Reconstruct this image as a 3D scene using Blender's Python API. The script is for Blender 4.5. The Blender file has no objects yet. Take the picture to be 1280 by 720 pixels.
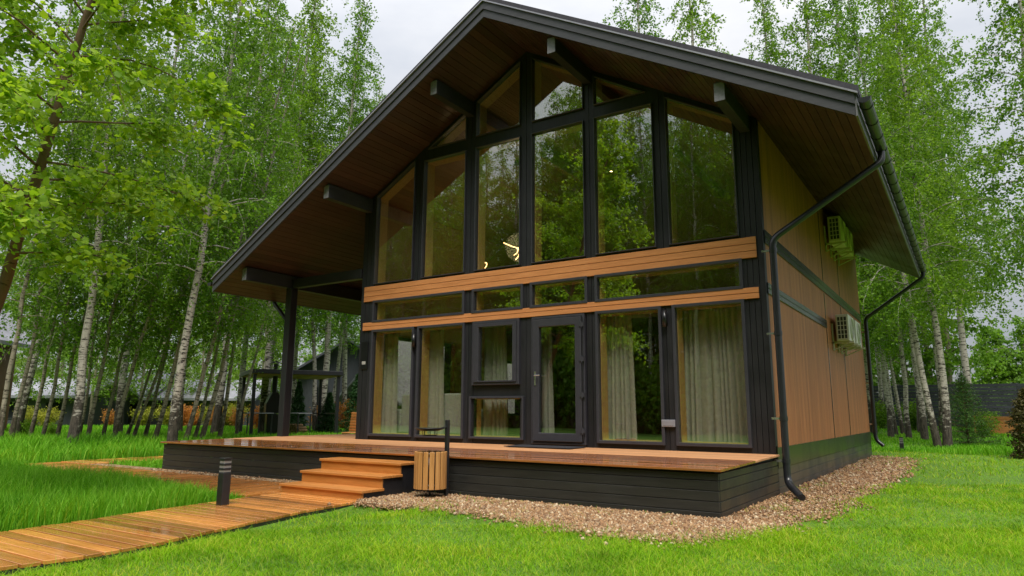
import bpy, bmesh, math, random
import numpy as np
from mathutils import Vector, Matrix
S = bpy.context.scene
COL = S.collection
random.seed(7)
rng = np.random.default_rng(11)
PI = math.pi

# ---------------------------------------------------------------- materials
def new_mat(name):
    m = bpy.data.materials.new(name); m.use_nodes = True
    nt = m.node_tree; nt.nodes.clear()
    out = nt.nodes.new('ShaderNodeOutputMaterial')
    b = nt.nodes.new('ShaderNodeBsdfPrincipled')
    nt.links.new(b.outputs[0], out.inputs[0])
    return m, nt, b, out
def N(nt, t, **kw):
    n = nt.nodes.new(t)
    for k, v in kw.items(): setattr(n, k, v)
    return n
def L(nt, a, b): nt.links.new(a, b)
def coords(nt, scale=(1, 1, 1), rot=(0, 0, 0)):
    tc = N(nt, 'ShaderNodeTexCoord'); mp = N(nt, 'ShaderNodeMapping')
    mp.inputs['Scale'].default_value = scale; mp.inputs['Rotation'].default_value = rot
    L(nt, tc.outputs['Object'], mp.inputs[0]); return mp.outputs[0]
def noise(nt, vec, scale=5, detail=4, rough=.55):
    n = N(nt, 'ShaderNodeTexNoise'); n.inputs['Scale'].default_value = scale
    n.inputs['Detail'].default_value = detail; n.inputs['Roughness'].default_value = rough
    if vec is not None: L(nt, vec, n.inputs['Vector'])
    return n.outputs[0]
def ramp(nt, fac, stops):
    r = N(nt, 'ShaderNodeValToRGB'); e = r.color_ramp.elements
    while len(e) < len(stops): e.new(.5)
    for k, (p, c) in enumerate(stops):
        e[k].position = p; e[k].color = (*c, 1) if len(c) == 3 else c
    L(nt, fac, r.inputs[0]); return r.outputs[0]
def mixc(nt, fac, a, b, mode='MIX'):
    m = N(nt, 'ShaderNodeMix'); m.data_type = 'RGBA'; m.blend_type = mode
    for i, v in ((0, fac), (6, a), (7, b)):
        if hasattr(v, 'is_output'): L(nt, v, m.inputs[i])
        else: m.inputs[i].default_value = v if i == 0 else (*v, 1)
    return m.outputs[2]
def math_(nt, op, a, b=None):
    m = N(nt, 'ShaderNodeMath'); m.operation = op
    for i, v in ((0, a), (1, b)):
        if v is None: continue
        if hasattr(v, 'is_output'): L(nt, v, m.inputs[i])
        else: m.inputs[i].default_value = v
    return m.outputs[0]
def island(nt):
    g = N(nt, 'ShaderNodeNewGeometry'); return g.outputs['Random Per Island']
def bump(nt, b, h, strength=.3, dist=.01):
    bm = N(nt, 'ShaderNodeBump'); bm.inputs['Strength'].default_value = strength
    bm.inputs['Distance'].default_value = dist
    L(nt, h, bm.inputs['Height']); L(nt, bm.outputs[0], b.inputs['Normal'])

def wood(name, c1, c2, axis=0, rough=(.35, .6), var=.35, spec=.5, grain=1., wet=False, bumpy=.25):
    """planks: grain runs along `axis`; every plank is its own island with its own tone"""
    m, nt, b, o = new_mat(name)
    sc = [9, 9, 9]; sc[axis] = .7
    isl = island(nt)
    tc = N(nt, 'ShaderNodeTexCoord'); mp = N(nt, 'ShaderNodeMapping'); mp.inputs['Scale'].default_value = sc
    cmb = N(nt, 'ShaderNodeCombineXYZ'); s37 = math_(nt, 'MULTIPLY', isl, 37.)
    for i in range(3): L(nt, s37, cmb.inputs[i])
    L(nt, tc.outputs['Object'], mp.inputs[0]); L(nt, cmb.outputs[0], mp.inputs['Location'])
    n1 = noise(nt, mp.outputs[0], 3 * grain, 6, .6); n2 = noise(nt, mp.outputs[0], 14 * grain, 3, .6)
    f = math_(nt, 'ADD', math_(nt, 'MULTIPLY', n1, .7), math_(nt, 'MULTIPLY', n2, .3))
    col = ramp(nt, f, [(.32, c1), (.68, c2)])
    tone = ramp(nt, isl, [(0, (1 - var,) * 3), (1, (1 + var * .6,) * 3)])
    col = mixc(nt, 1., col, tone, 'MULTIPLY')
    big = noise(nt, tc.outputs['Object'], 1.1, 4, .6)
    L(nt, col, b.inputs['Base Color'])
    rr = N(nt, 'ShaderNodeMapRange'); L(nt, big, rr.inputs[0])
    rr.inputs[1].default_value = .38; rr.inputs[2].default_value = .62
    rr.inputs[3].default_value = rough[0]; rr.inputs[4].default_value = rough[1]
    L(nt, rr.outputs[0], b.inputs['Roughness'])
    b.inputs['Specular IOR Level'].default_value = spec
    bump(nt, b, f, bumpy, .004)
    return m

def plain(name, col, rough=.5, metal=0., var=.12, sc=6, spec=.5, bmp=.0):
    m, nt, b, o = new_mat(name)
    n = noise(nt, coords(nt), sc, 5, .6)
    c = ramp(nt, n, [(.3, tuple(v * (1 - var) for v in col)), (.7, tuple(min(1, v * (1 + var)) for v in col))])
    L(nt, c, b.inputs['Base Color'])
    b.inputs['Roughness'].default_value = rough; b.inputs['Metallic'].default_value = metal
    b.inputs['Specular IOR Level'].default_value = spec
    if bmp: bump(nt, b, noise(nt, coords(nt), sc * 12, 3), bmp, .003)
    return m
def emit(name, col, st):
    m, nt, b, o = new_mat(name)
    b.inputs['Base Color'].default_value = (*col, 1)
    b.inputs['Emission Color'].default_value = (*col, 1); b.inputs['Emission Strength'].default_value = st
    return m

M = {}
M['char'] = wood('charcoal_paint', (.010, .0105, .013), (.021, .021, .025), 2, (.38, .55), .25, .4, bumpy=.15)
M['charx'] = wood('charcoal_paint_rails', (.010, .0105, .013), (.020, .020, .024), 0, (.38, .55), .25, .4, bumpy=.15)
M['fascia'] = wood('fascia_paint', (.035, .036, .042), (.058, .058, .066), 0, (.4, .6), .12, .4, bumpy=.15)
M['beam'] = wood('beam_paint', (.016, .016, .019), (.032, .031, .035), 1, (.45, .6), .2, .4, bumpy=.15)
M['endgrain'] = plain('beam_end_paint', (.17, .165, .185), .55, var=.25, sc=30)
M['soffit'] = wood('soffit_planks', (.045, .023, .019), (.078, .039, .031), 1, (.33, .5), .3, .5)
M['tan'] = wood('larch_band', (.42, .165, .055), (.60, .26, .095), 0, (.45, .6), .14, .35)
M['clad'] = None
M['skirt'] = wood('skirting_paint', (.013, .0138, .0125), (.030, .030, .026), 0, (.35, .55), .3, .45)
M['plinthreflect'] = wood('plinth_panel', (.016, .018, .013), (.028, .031, .022), 1, (.28, .4), .1, .6, bumpy=.08)  # green cast of reflected grass is mixed into the panel colour
M['plinth'] = wood('plinth_boards', (.030, .032, .030), (.055, .055, .050), 1, (.3, .5), .25, .5)
M['deck'] = wood('terrace_larch', (.17, .056, .014), (.34, .122, .034), 0, (.03, .12), .4, .8, bumpy=.015)
M['deckdry'] = wood('terrace_larch_dry', (.42, .20, .085), (.56, .29, .14), 0, (.5, .65), .22, .35)
M['walk'] = wood('walk_larch', (.36, .135, .028), (.62, .27, .07), 0, (.03, .28), .55, .75, bumpy=.02)
M['walky'] = wood('walk_larch_cross', (.30, .105, .022), (.50, .20, .050), 1, (.1, .36), .35, .55)
M['step'] = wood('step_larch', (.34, .13, .028), (.52, .215, .055), 0, (.28, .5), .2, .5)
M['pine'] = wood('pine_lining', (.60, .38, .13), (.76, .52, .22), 2, (.4, .55), .1, .4)
M['slat'] = wood('bin_slats', (.30, .13, .035), (.52, .27, .09), 2, (.4, .6), .35, .4)
M['steel'] = plain('black_steel', (.016, .016, .019), .4, 0., .2, 10, .5)
M['pipe'] = plain('pipe_coating', (.017, .018, .021), .28, 0., .15, 5, .55)
M['roofing'] = plain('roof_covering', (.040, .038, .048), .75, 0., .3, 25, .35, .4)
M['drip'] = plain('drip_edge_metal', (.30, .30, .34), .35, .4, .1, 10)
M['edge'] = plain('eave_edge_metal', (.16, .155, .165), .4, .3, .15, 8)
M['acwhite'] = plain('ac_casing', (.62, .60, .54), .45, 0, .06, 8)
M['acdark'] = plain('ac_grille_dark', (.03, .03, .032), .5)
M['bracket'] = plain('ac_bracket', (.50, .48, .38), .45, .0, .1, 8)
M['upvc'] = plain('door_leaf_frame', (.040, .040, .050), .35, 0, .1, 10)
M['curtain'] = plain('curtain_linen', (.68, .73, .68), .9, 0, .08, 18, .2, .3)
def _cloth():
    nt = M['curtain'].node_tree; b = [n for n in nt.nodes if n.type == 'BSDF_PRINCIPLED'][0]; o = [n for n in nt.nodes if n.type == 'OUTPUT_MATERIAL'][0]
    tl = N(nt, 'ShaderNodeBsdfTranslucent'); tl.inputs[0].default_value = (.55, .60, .53, 1); mx = N(nt, 'ShaderNodeMixShader'); mx.inputs[0].default_value = .3
    L(nt, b.outputs[0], mx.inputs[1]); L(nt, tl.outputs[0], mx.inputs[2]); L(nt, mx.outputs[0], o.inputs[0])
_cloth()
M['sofa'] = plain('sofa_cloth', (.48, .55, .53), .95, 0, .15, 40, .2, .4)
M['grey'] = plain('grey_plastic', (.22, .22, .25), .45)
M['chrome'] = plain('handle_metal', (.65, .65, .66), .25, .9, .05)
M['matrub'] = plain('door_mat_rubber', (.03, .03, .035), .9, 0, .3, 40, .2, .6)
M['plaque'] = plain('plaque_white', (.55, .55, .52), .5)
M['lens'] = plain('bollard_lens', (.20, .20, .20), .4)
M['black'] = plain('black_plate', (.008, .008, .009), .3)
M['floorin'] = wood('indoor_floor', (.12, .06, .025), (.2, .11, .05), 0, (.3, .5), .2)
M['wallin'] = wood('indoor_wall_boards', (.28, .16, .06), (.40, .24, .10), 2, (.45, .6), .2)
M['ceilin'] = wood('indoor_ceiling_planks', (.26, .12, .04), (.36, .18, .07), 1, (.4, .55), .25)
M['bandtrim'] = plain('side_band_metal', (.05, .055, .06), .22, .5, .2, 4)
M['bark_dark'] = None
M['glow'] = emit('warm_led', (1., .60, .24), 3.2)
M['spot'] = emit('warm_spot', (1., .72, .4), 7.)
M['housegrey'] = wood('neighbour_grey_cladding', (.045, .05, .06), (.075, .08, .095), 2, (.6, .8), .15)
M['housebrown'] = wood('neighbour_brown_cladding', (.12, .05, .02), (.2, .085, .035), 2, (.5, .7), .2)
M['roofmetal'] = plain('neighbour_roof_metal', (.28, .28, .32), .45, .2, .25, 2)
M['roofdark'] = plain('neighbour_roof_dark', (.10, .105, .13), .45, .2, .15, 2)
M['winblack'] = plain('neighbour_window_glass', (.02, .022, .026), .08, 0, .1)
M['fence'] = wood('fence_slats', (.028, .031, .042), (.05, .054, .07), 0, (.4, .55), .2)
M['box'] = wood('planter_larch', (.40, .15, .04), (.56, .24, .075), 0, (.45, .6), .2)
M['gazwood'] = wood('gazebo_ceiling', (.36, .18, .06), (.5, .27, .1), 0, (.45, .6), .2)
M['brick'] = plain('log_ends', (.35, .2, .1), .8, 0, .5, 40)

def cladding():
    m, nt, b, o = new_mat('vertical_cladding')
    isl = island(nt)
    v = coords(nt, (9, 9, .5))
    n1 = noise(nt, v, 3, 6, .6)
    c = ramp(nt, n1, [(.3, (.33, .115, .044)), (.7, (.50, .205, .086))])
    tc = N(nt, 'ShaderNodeTexCoord'); sp = N(nt, 'ShaderNodeSeparateXYZ'); L(nt, tc.outputs['Object'], sp.inputs[0])
    fr = math_(nt, 'FRACT', math_(nt, 'MULTIPLY', sp.outputs[1], 1 / .046))
    gr = math_(nt, 'GREATER_THAN', fr, .82)
    bid = math_(nt, 'FLOOR', math_(nt, 'MULTIPLY', sp.outputs[1], 1 / .138))
    wn = N(nt, 'ShaderNodeTexWhiteNoise'); wn.noise_dimensions = '1D'; L(nt, bid, wn.inputs['W'])
    tone = ramp(nt, wn.outputs[0], [(0, (.84,) * 3), (1, (1.14,) * 3)])
    c = mixc(nt, 1., c, tone, 'MULTIPLY')
    c = mixc(nt, math_(nt, 'MULTIPLY', gr, .45), c, (.09, .04, .018))
    L(nt, c, b.inputs['Base Color']); b.inputs['Roughness'].default_value = .55; b.inputs['Specular IOR Level'].default_value = .3
    h = math_(nt, 'SUBTRACT', math_(nt, 'MULTIPLY', n1, .15), gr)
    bump(nt, b, h, .5, .005)
    return m
M['clad'] = cladding()

def glass():
    m, nt, b, o = new_mat('window_glass')
    nt.nodes.remove(b)
    tr = N(nt, 'ShaderNodeBsdfTransparent'); tr.inputs[0].default_value = (.98, .965, .915, 1)
    gl = N(nt, 'ShaderNodeBsdfGlossy'); gl.inputs['Roughness'].default_value = .012; gl.inputs[0].default_value = (.86, .92, .86, 1)
    nn = noise(nt, coords(nt), 1.3, 2)
    bm = N(nt, 'ShaderNodeBump'); bm.inputs['Strength'].default_value = .04; bm.inputs['Distance'].default_value = .02
    L(nt, nn, bm.inputs['Height']); L(nt, bm.outputs[0], gl.inputs['Normal'])
    ge = N(nt, 'ShaderNodeNewGeometry'); vm = N(nt, 'ShaderNodeVectorMath'); vm.operation = 'DOT_PRODUCT'
    L(nt, ge.outputs['Normal'], vm.inputs[0]); L(nt, ge.outputs['Incoming'], vm.inputs[1])
    cs = math_(nt, 'POWER', math_(nt, 'SUBTRACT', 1., math_(nt, 'ABSOLUTE', vm.outputs['Value'])), 5.)
    f = math_(nt, 'ADD', math_(nt, 'MULTIPLY', cs, .78), .235)     # coated double glazing, Schlick
    mx = N(nt, 'ShaderNodeMixShader'); L(nt, f, mx.inputs[0]); L(nt, tr.outputs[0], mx.inputs[1]); L(nt, gl.outputs[0], mx.inputs[2])
    L(nt, mx.outputs[0], o.inputs[0]); return m
M['glass'] = glass()

def leafmat(name, c1, c2, trans=.45, c3=None, patch=0):
    m, nt, b, o = new_mat(name)
    isl = island(nt)
    st = [(0, c1), (1, c2)] if c3 is None else [(0, c1), (.6, c2), (1, c3)]
    c = ramp(nt, isl, st)
    oi = N(nt, 'ShaderNodeObjectInfo')
    t = ramp(nt, oi.outputs['Random'], [(0, (.82, .9, .8)), (1, (1.18, 1.1, 1.05))])
    c = mixc(nt, 1., c, t, 'MULTIPLY')
    if patch:
        pn = noise(nt, coords(nt), patch, 4, .6); pc = ramp(nt, pn, [(.30, (.50, .62, .5)), (.48, (1, 1, 1)), (.70, (1.30, 1.10, 1.1))]); c = mixc(nt, 1., c, pc, 'MULTIPLY')
    b.inputs['Roughness'].default_value = .55; b.inputs['Specular IOR Level'].default_value = .12 if patch else .28
    L(nt, c, b.inputs['Base Color'])
    tl = N(nt, 'ShaderNodeBsdfTranslucent')
    c2_ = mixc(nt, 1., c, (1.25, 1.25, .6), 'MULTIPLY'); L(nt, c2_, tl.inputs[0])
    mx = N(nt, 'ShaderNodeMixShader'); mx.inputs[0].default_value = trans; mx.name = 'translucency'
    L(nt, b.outputs[0], mx.inputs[1]); L(nt, tl.outputs[0], mx.inputs[2]); L(nt, mx.outputs[0], o.inputs[0])
    return m
M['leaf'] = leafmat('birch_leaves', (.095, .20, .014), (.21, .36, .038), .56)
M['leafy'] = leafmat('young_bright_leaves', (.19, .35, .02), (.42, .56, .05), .52)
M['leafd'] = leafmat('darker_birch_leaves', (.075, .18, .016), (.18, .33, .034), .56)  # same birch foliage in a slightly darker green
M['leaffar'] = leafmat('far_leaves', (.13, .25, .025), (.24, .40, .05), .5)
M['needle'] = leafmat('spruce_needles', (.04, .11, .02), (.10, .21, .04), .2)
M['thuja'] = leafmat('thuja_sprays', (.016, .055, .014), (.035, .095, .022), .15)
M['thujab'] = leafmat('bronze_thuja_sprays', (.05, .05, .015), (.10, .085, .025), .15)
M['orange'] = leafmat('orange_shrub_leaves', (.42, .15, .035), (.62, .29, .08), .4)
M['ygreen'] = leafmat('yellow_shrub_leaves', (.20, .24, .02), (.36, .36, .05), .35)
M['grass'] = leafmat('mown_grass_blades', (.105, .29, .004), (.23, .44, .008), .4, (.38, .42, .07), 1.1)
M['grasst'] = leafmat('tall_grass_blades', (.075, .27, .008), (.15, .40, .02), .4, (.26, .50, .06), .6)

def bark(name, base, dark, lo, amount):
    m, nt, b, o = new_mat(name)
    v = coords(nt, (6, 6, 30)); n = noise(nt, v, 1., 4, .65)
    v2 = coords(nt, (3, 3, 5)); n2 = noise(nt, v2, 1.6, 5, .7)
    v3 = coords(nt, (14, 14, 4)); n3 = noise(nt, v3, 1.5, 5, .7)
    c = ramp(nt, n3, [(.3, tuple(x * .72 for x in base)), (.7, base)])
    d1 = ramp(nt, n, [(amount, (0, 0, 0)), (amount + .05, (1, 1, 1))])
    c = mixc(nt, d1, c, dark)
    tc = N(nt, 'ShaderNodeTexCoord'); sp = N(nt, 'ShaderNodeSeparateXYZ'); L(nt, tc.outputs['Object'], sp.inputs[0])
    zz = math_(nt, 'ADD', math_(nt, 'MULTIPLY', sp.outputs[2], -1 / lo), math_(nt, 'ADD', math_(nt, 'MULTIPLY', n2, 2.4), -.20))
    d2 = ramp(nt, zz, [(.35, (0, 0, 0)), (.6, (1, 1, 1))])
    dk2 = ramp(nt, n3, [(.35, tuple(x * .8 for x in dark)), (.7, tuple(x * 4 for x in dark))])
    c = mixc(nt, d2, c, dk2)
    L(nt, c, b.inputs['Base Color']); b.inputs['Roughness'].default_value = .8; b.inputs['Specular IOR Level'].default_value = .25
    bump(nt, b, n3, .6, .02); return m
M['birch'] = bark('birch_bark', (.50, .46, .40), (.03, .025, .02), 2.4, .53)
M['birchg'] = bark('young_birch_bark', (.36, .31, .24), (.045, .036, .026), 1.6, .56)
M['aspen'] = bark('reddish_bark', (.20, .125, .085), (.05, .032, .022), .8, .6)

def groundmat():
    m, nt, b, o = new_mat('lawn_soil')
    v = coords(nt); n = noise(nt, v, .5, 5, .6); n2 = noise(nt, v, 22, 5, .7)
    c = ramp(nt, n, [(.3, (.07, .17, .006)), (.7, (.13, .26, .012))])
    c2 = ramp(nt, n2, [(.3, (.4, .4, .35)), (.7, (1.15, 1.2, 1.))])
    L(nt, mixc(nt, 1., c, c2, 'MULTIPLY'), b.inputs['Base Color']); b.inputs['Roughness'].default_value = .9
    bump(nt, b, n2, .6, .05); return m
M['ground'] = groundmat()
def gravelmat(name, isl_):
    m, nt, b, o = new_mat(name)
    stops = [(0, (.10, .045, .018)), (.25, (.26, .135, .055)), (.5, (.37, .225, .11)), (.75, (.14, .07, .03)), (1, (.54, .43, .28))]
    v = coords(nt)
    if isl_: c = ramp(nt, island(nt), stops)
    else:
        vo = N(nt, 'ShaderNodeTexVoronoi'); vo.inputs['Scale'].default_value = 38; L(nt, v, vo.inputs[0])
        sp = N(nt, 'ShaderNodeSeparateColor'); L(nt, vo.outputs['Color'], sp.inputs[0])
        c = ramp(nt, sp.outputs[0], stops); h = math_(nt, 'MULTIPLY', vo.outputs['Distance'], -1.); bump(nt, b, h, .8, .02)
    L(nt, c, b.inputs['Base Color']); b.inputs['Roughness'].default_value = .7; return m
M['gravel'] = gravelmat('gravel_surface', False); M['pebble'] = gravelmat('pebble_stone', True)

# ---------------------------------------------------------------- mesh building
class MB:
    def __init__(s): s.v = []; s.f = []; s.sm = []
    def add(s, vs, fs, smooth=False):
        o = len(s.v); s.v += [tuple(p) for p in vs]
        s.f += [tuple(i + o for i in f) for f in fs]; s.sm += [smooth] * len(fs); return s
    def box(s, x0, x1, y0, y1, z0, z1):
        return s.add([(x0, y0, z0), (x1, y0, z0), (x1, y1, z0), (x0, y1, z0), (x0, y0, z1), (x1, y0, z1), (x1, y1, z1), (x0, y1, z1)],
                     [(0, 3, 2, 1), (4, 5, 6, 7), (0, 1, 5, 4), (1, 2, 6, 5), (2, 3, 7, 6), (3, 0, 4, 7)])
    def boxm(s, size, mat):
        a, b, c = (k / 2 for k in size)
        vs = [mat @ Vector(p) for p in ((-a, -b, -c), (a, -b, -c), (a, b, -c), (-a, b, -c), (-a, -b, c), (a, -b, c), (a, b, c), (-a, b, c))]
        return s.add(vs, [(0, 3, 2, 1), (4, 5, 6, 7), (0, 1, 5, 4), (1, 2, 6, 5), (2, 3, 7, 6), (3, 0, 4, 7)])
    def bar(s, p, q, w, h, up=(0, 0, 1)):
        p, q = Vector(p), Vector(q); d = (q - p); ln = d.length; d.normalize()
        x = d.cross(Vector(up)); x = x.normalized() if x.length > 1e-5 else Vector((1, 0, 0)); z = x.cross(d)
        m = Matrix((( x.x, d.x, z.x, (p.x + q.x) / 2), (x.y, d.y, z.y, (p.y + q.y) / 2), (x.z, d.z, z.z, (p.z + q.z) / 2), (0, 0, 0, 1)))
        return s.boxm((w, ln, h), m)
    def prism_xz(s, poly, y0, y1):
        n = len(poly)
        vs = [(x, y0, z) for x, z in poly] + [(x, y1, z) for x, z in poly]
        fs = [tuple(range(n)), tuple(reversed(range(n, 2 * n)))] + [(i, i + n, (i + 1) % n + n, (i + 1) % n) for i in range(n)]
        return s.add(vs, fs)
    def prism_xy(s, poly, z0, z1):
        n = len(poly)
        vs = [(x, y, z0) for x, y in poly] + [(x, y, z1) for x, y in poly]
        fs = [tuple(reversed(range(n))), tuple(range(n, 2 * n))] + [(i, (i + 1) % n, (i + 1) % n + n, i + n) for i in range(n)]
        return s.add(vs, fs)
    def ring_xz(s, outer, inner, y0, y1):
        n = len(outer)
        vs = [(x, y0, z) for x, z in outer] + [(x, y0, z) for x, z in inner] + [(x, y1, z) for x, z in outer] + [(x, y1, z) for x, z in inner]
        fs = []
        for i in range(n):
            j = (i + 1) % n
            fs += [(i, j, n + j, n + i), (2 * n + i, 3 * n + i, 3 * n + j, 2 * n + j), (i, 2 * n + i, 2 * n + j, j), (n + i, n + j, 3 * n + j, 3 * n + i)]
        return s.add(vs, fs)
    def tube(s, pts, r, n=8, cap=True):
        pts = [Vector(p) for p in pts]; m = len(pts)
        rs = r if hasattr(r, '__len__') else [r] * m
        vs = []; fs = []
        t = (pts[1] - pts[0]).normalized()
        x = t.orthogonal().normalized()
        for i, p in enumerate(pts):
            t2 = ((pts[min(i + 1, m - 1)] - pts[max(i - 1, 0)])).normalized()
            x = (x - t2 * x.dot(t2)).normalized(); y = t2.cross(x)
            for k in range(n):
                a = 2 * PI * k / n; vs.append(p + (x * math.cos(a) + y * math.sin(a)) * rs[i])
        for i in range(m - 1):
            for k in range(n):
                k2 = (k + 1) % n; fs.append((i * n + k, i * n + k2, (i + 1) * n + k2, (i + 1) * n + k))
        s.add(vs, fs, True)
        if cap:
            s.add([vs[k] for k in range(n)], [tuple(reversed(range(n)))]); s.add([vs[(m - 1) * n + k] for k in range(n)], [tuple(range(n))])
        return s
    def lathe(s, prof, c=(0, 0, 0), n=20, smooth=True):
        vs = []; fs = []
        for r, z in prof:
            for k in range(n):
                a = 2 * PI * k / n; vs.append((c[0] + r * math.cos(a), c[1] + r * math.sin(a), c[2] + z))
        for i in range(len(prof) - 1):
            for k in range(n):
                k2 = (k + 1) % n; fs.append((i * n + k, i * n + k2, (i + 1) * n + k2, (i + 1) * n + k))
        return s.add(vs, fs, smooth)
    def build(s, name, mat, parent=None, bevel=0, seg=1, loc=None):
        me = bpy.data.meshes.new(name); me.from_pydata(s.v, [], s.f); me.update()
        for p, k in zip(me.polygons, s.sm): p.use_smooth = k
        o = bpy.data.objects.new(name, me); COL.objects.link(o); me.materials.append(mat)
        if parent: o.parent = parent
        if loc: o.location = loc
        if bevel:
            b = o.modifiers.new('bevel', 'BEVEL'); b.width = bevel; b.segments = seg; b.limit_method = 'ANGLE'; b.angle_limit = .7
        return o
def np_obj(name, verts, quads, tris, mats, parent=None, mi=None):
    me = bpy.data.meshes.new(name)
    nq = 0 if quads is None else len(quads); ntr = 0 if tris is None else len(tris)
    me.vertices.add(len(verts)); me.vertices.foreach_set('co', np.ascontiguousarray(verts, dtype=np.float32).ravel())
    parts = ([np.asarray(quads, np.int32).ravel()] if nq else []) + ([np.asarray(tris, np.int32).ravel()] if ntr else [])
    lo = np.concatenate(parts)
    me.loops.add(len(lo)); me.loops.foreach_set('vertex_index', lo)
    tot = np.concatenate([np.full(nq, 4, np.int32), np.full(ntr, 3, np.int32)])
    st = np.concatenate([[0], np.cumsum(tot)[:-1]]).astype(np.int32)
    me.polygons.add(nq + ntr); me.polygons.foreach_set('loop_start', st); me.polygons.foreach_set('loop_total', tot)
    for m in (mats if isinstance(mats, list) else [mats]): me.materials.append(m)
    if mi is not None: me.polygons.foreach_set('material_index', np.asarray(mi, np.int32))
    me.update(calc_edges=True); me.validate()
    o = bpy.data.objects.new(name, me); COL.objects.link(o)
    if parent: o.parent = parent
    return o
def tag(o, label=None, cat=None, group=None, kind=None):
    if label: o['label'] = label
    if cat: o['category'] = cat
    if group: o['group'] = group
    if kind: o['kind'] = kind
    return o
def empty(name, label, cat, loc=(0, 0, 0), rz=0, group=None):
    o = bpy.data.objects.new(name, None); COL.objects.link(o); o.empty_display_size = .2
    o.location = loc; o.rotation_euler = (0, 0, rz); return tag(o, label, cat, group)
def copy_tree(o, parent=None):
    c = o.copy(); COL.objects.link(c); c.parent = parent
    for ch in list(o.children): copy_tree(ch, c)
    return c
def offs(poly, d):
    """inset a counter-clockwise polygon by d (negative: outset)"""
    n = len(poly); out = []
    for i in range(n):
        p0, p1, p2 = Vector(poly[i - 1]), Vector(poly[i]), Vector(poly[(i + 1) % n])
        a = (p1 - p0).normalized(); b = (p2 - p1).normalized()
        na = Vector((-a.y, a.x)); nb = Vector((-b.y, b.x))
        k = 1 + na.dot(nb); out.append(tuple(p1 + (na + nb) * (d / k)))
    return out

# ---------------------------------------------------------------- ground
def ss(t): t = np.clip(t, 0, 1); return t * t * (3 - 2 * t)
def gh(x, y):
    x = np.asarray(x, float); y = np.asarray(y, float)
    a = .17 * ss((-10.2 - x) / 3.5); b = .13 * ss((y - 11.2) / 6) ; c = .35 * ss((y - 20) / 14) * ss((x + 6) / 8)
    return -.03 - .055 * ss((1.25 - x) / .7) * ss((-3.6 - y) / .8) * ss((x + 3.2) / 1.2) + np.maximum(a, b) + c + .02 * np.sin(x * .7 + 1.3) * np.sin(y * .6) * ss((np.hypot(x, y + 3) - 9) / 5)
def ghf(x, y): return float(gh(x, y))
t = np.linspace(-1, 1, 220); ax = np.sinh(t * 4.2) / np.sinh(4.2) * 400
gx, gy = np.meshgrid(ax, ax, indexing='ij'); gv = np.stack([gx, gy, gh(gx, gy)], -1).reshape(-1, 3)
n = len(ax); ii, jj = np.meshgrid(np.arange(n - 1), np.arange(n - 1), indexing='ij'); b0 = (ii * n + jj).ravel()
g = np_obj('ground', gv, np.stack([b0, b0 + n, b0 + n + 1, b0 + 1], -1), None, M['ground']); tag(g, kind='structure')
for p in g.data.polygons: p.use_smooth = True

GRAVEL = [(-.02, -4.0), (.55, -4.1), (1.3, -3.8), (2.5, -4.15), (3.2, -4.3), (3.75, -4.4), (4.2, -4.3), (4.5, -3.9), (4.85, -3.0), (5.15, -1.5),
          (5.2, 1.6), (5.3, 5), (5.36, 8), (5.2, 10.4), (4.3, 10.98), (4.1, 10.98), (4.1, -2.7), (-.02, -2.7)]
def inpoly(P, poly):
    x, y = P[:, 0], P[:, 1]; r = np.zeros(len(P), bool); n = len(poly)
    for i in range(n):
        x1, y1 = poly[i]; x2, y2 = poly[(i + 1) % n]
        c = ((y1 > y) != (y2 > y)) & (x < (x2 - x1) * (y - y1) / (y2 - y1 + 1e-12) + x1); r ^= c
    return r
mb = MB(); mb.prism_xy(GRAVEL, -.12, -.024); mb.prism_xy([(-9, -3.05), (-1.66, -3.05), (-1.66, -2.75), (-9, -2.75)], -.06, -.014)
tag(mb.build('gravel', M['gravel']), kind='structure')

def scatter(n, x0, x1, y0, y1): return np.stack([rng.uniform(x0, x1, n), rng.uniform(y0, y1, n)], -1)
def fbm(P, s, seed=0):
    r = np.random.default_rng(seed); v = np.zeros(len(P))
    for k in range(6):
        a = r.uniform(0, 2 * PI); f = s * r.uniform(.6, 2.2); v += np.sin(P[:, 0] * f * math.cos(a) + P[:, 1] * f * math.sin(a) + r.uniform(0, 6.28))
    return v / 6
# pebbles
P = np.concatenate([scatter(95000, -.1, 5.6, -4.8, -2.7), scatter(36000, 4.2, 5.6, -2.7, 11)])
J = P + np.stack([fbm(P, 9, 3), fbm(P, 9, 4)], -1) * .22 + rng.normal(0, .12, P.shape)
k = inpoly(J, GRAVEL) & ~((P[:, 0] < 4.2) & (P[:, 1] > -2.80)) & ~((P[:, 0] < 4.22) & (P[:, 1] > -2.8))
P = P[k]; P2 = scatter(900, -6.6, -1.7, -3.05, -2.82); P = np.concatenate([P, P2])
dd = np.hypot(P[:, 0] - 6.6, P[:, 1] + 10.4)
keep = rng.uniform(0, 1, len(P)) < np.clip(1.5 - dd / 16, .25, 1); P = P[keep]
s = np.clip(rng.lognormal(-4.3, .42, len(P)), .006, .034) * np.where(np.hypot(P[:, 0] - 6.6, P[:, 1] + 10.4) > 12, 1.5, 1)
o8 = np.array([(1, 0, 0), (0, 1, 0), (-1, 0, 0), (0, -1, 0), (0, 0, 1), (0, 0, -1)], float)
V = o8[None] * (s[:, None, None] * rng.uniform(.55, 1.3, (len(P), 6, 1))); V[:, :, 2] *= .75
a = rng.uniform(0, 6.28, len(P)); ca, sa = np.cos(a)[:, None], np.sin(a)[:, None]
X = V[:, :, 0] * ca - V[:, :, 1] * sa; Y = V[:, :, 0] * sa + V[:, :, 1] * ca
V = np.stack([X + P[:, :1], Y + P[:, 1:2], V[:, :, 2] + (-.020 + rng.uniform(-.008, .014, len(P)))[:, None]], -1)
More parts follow.
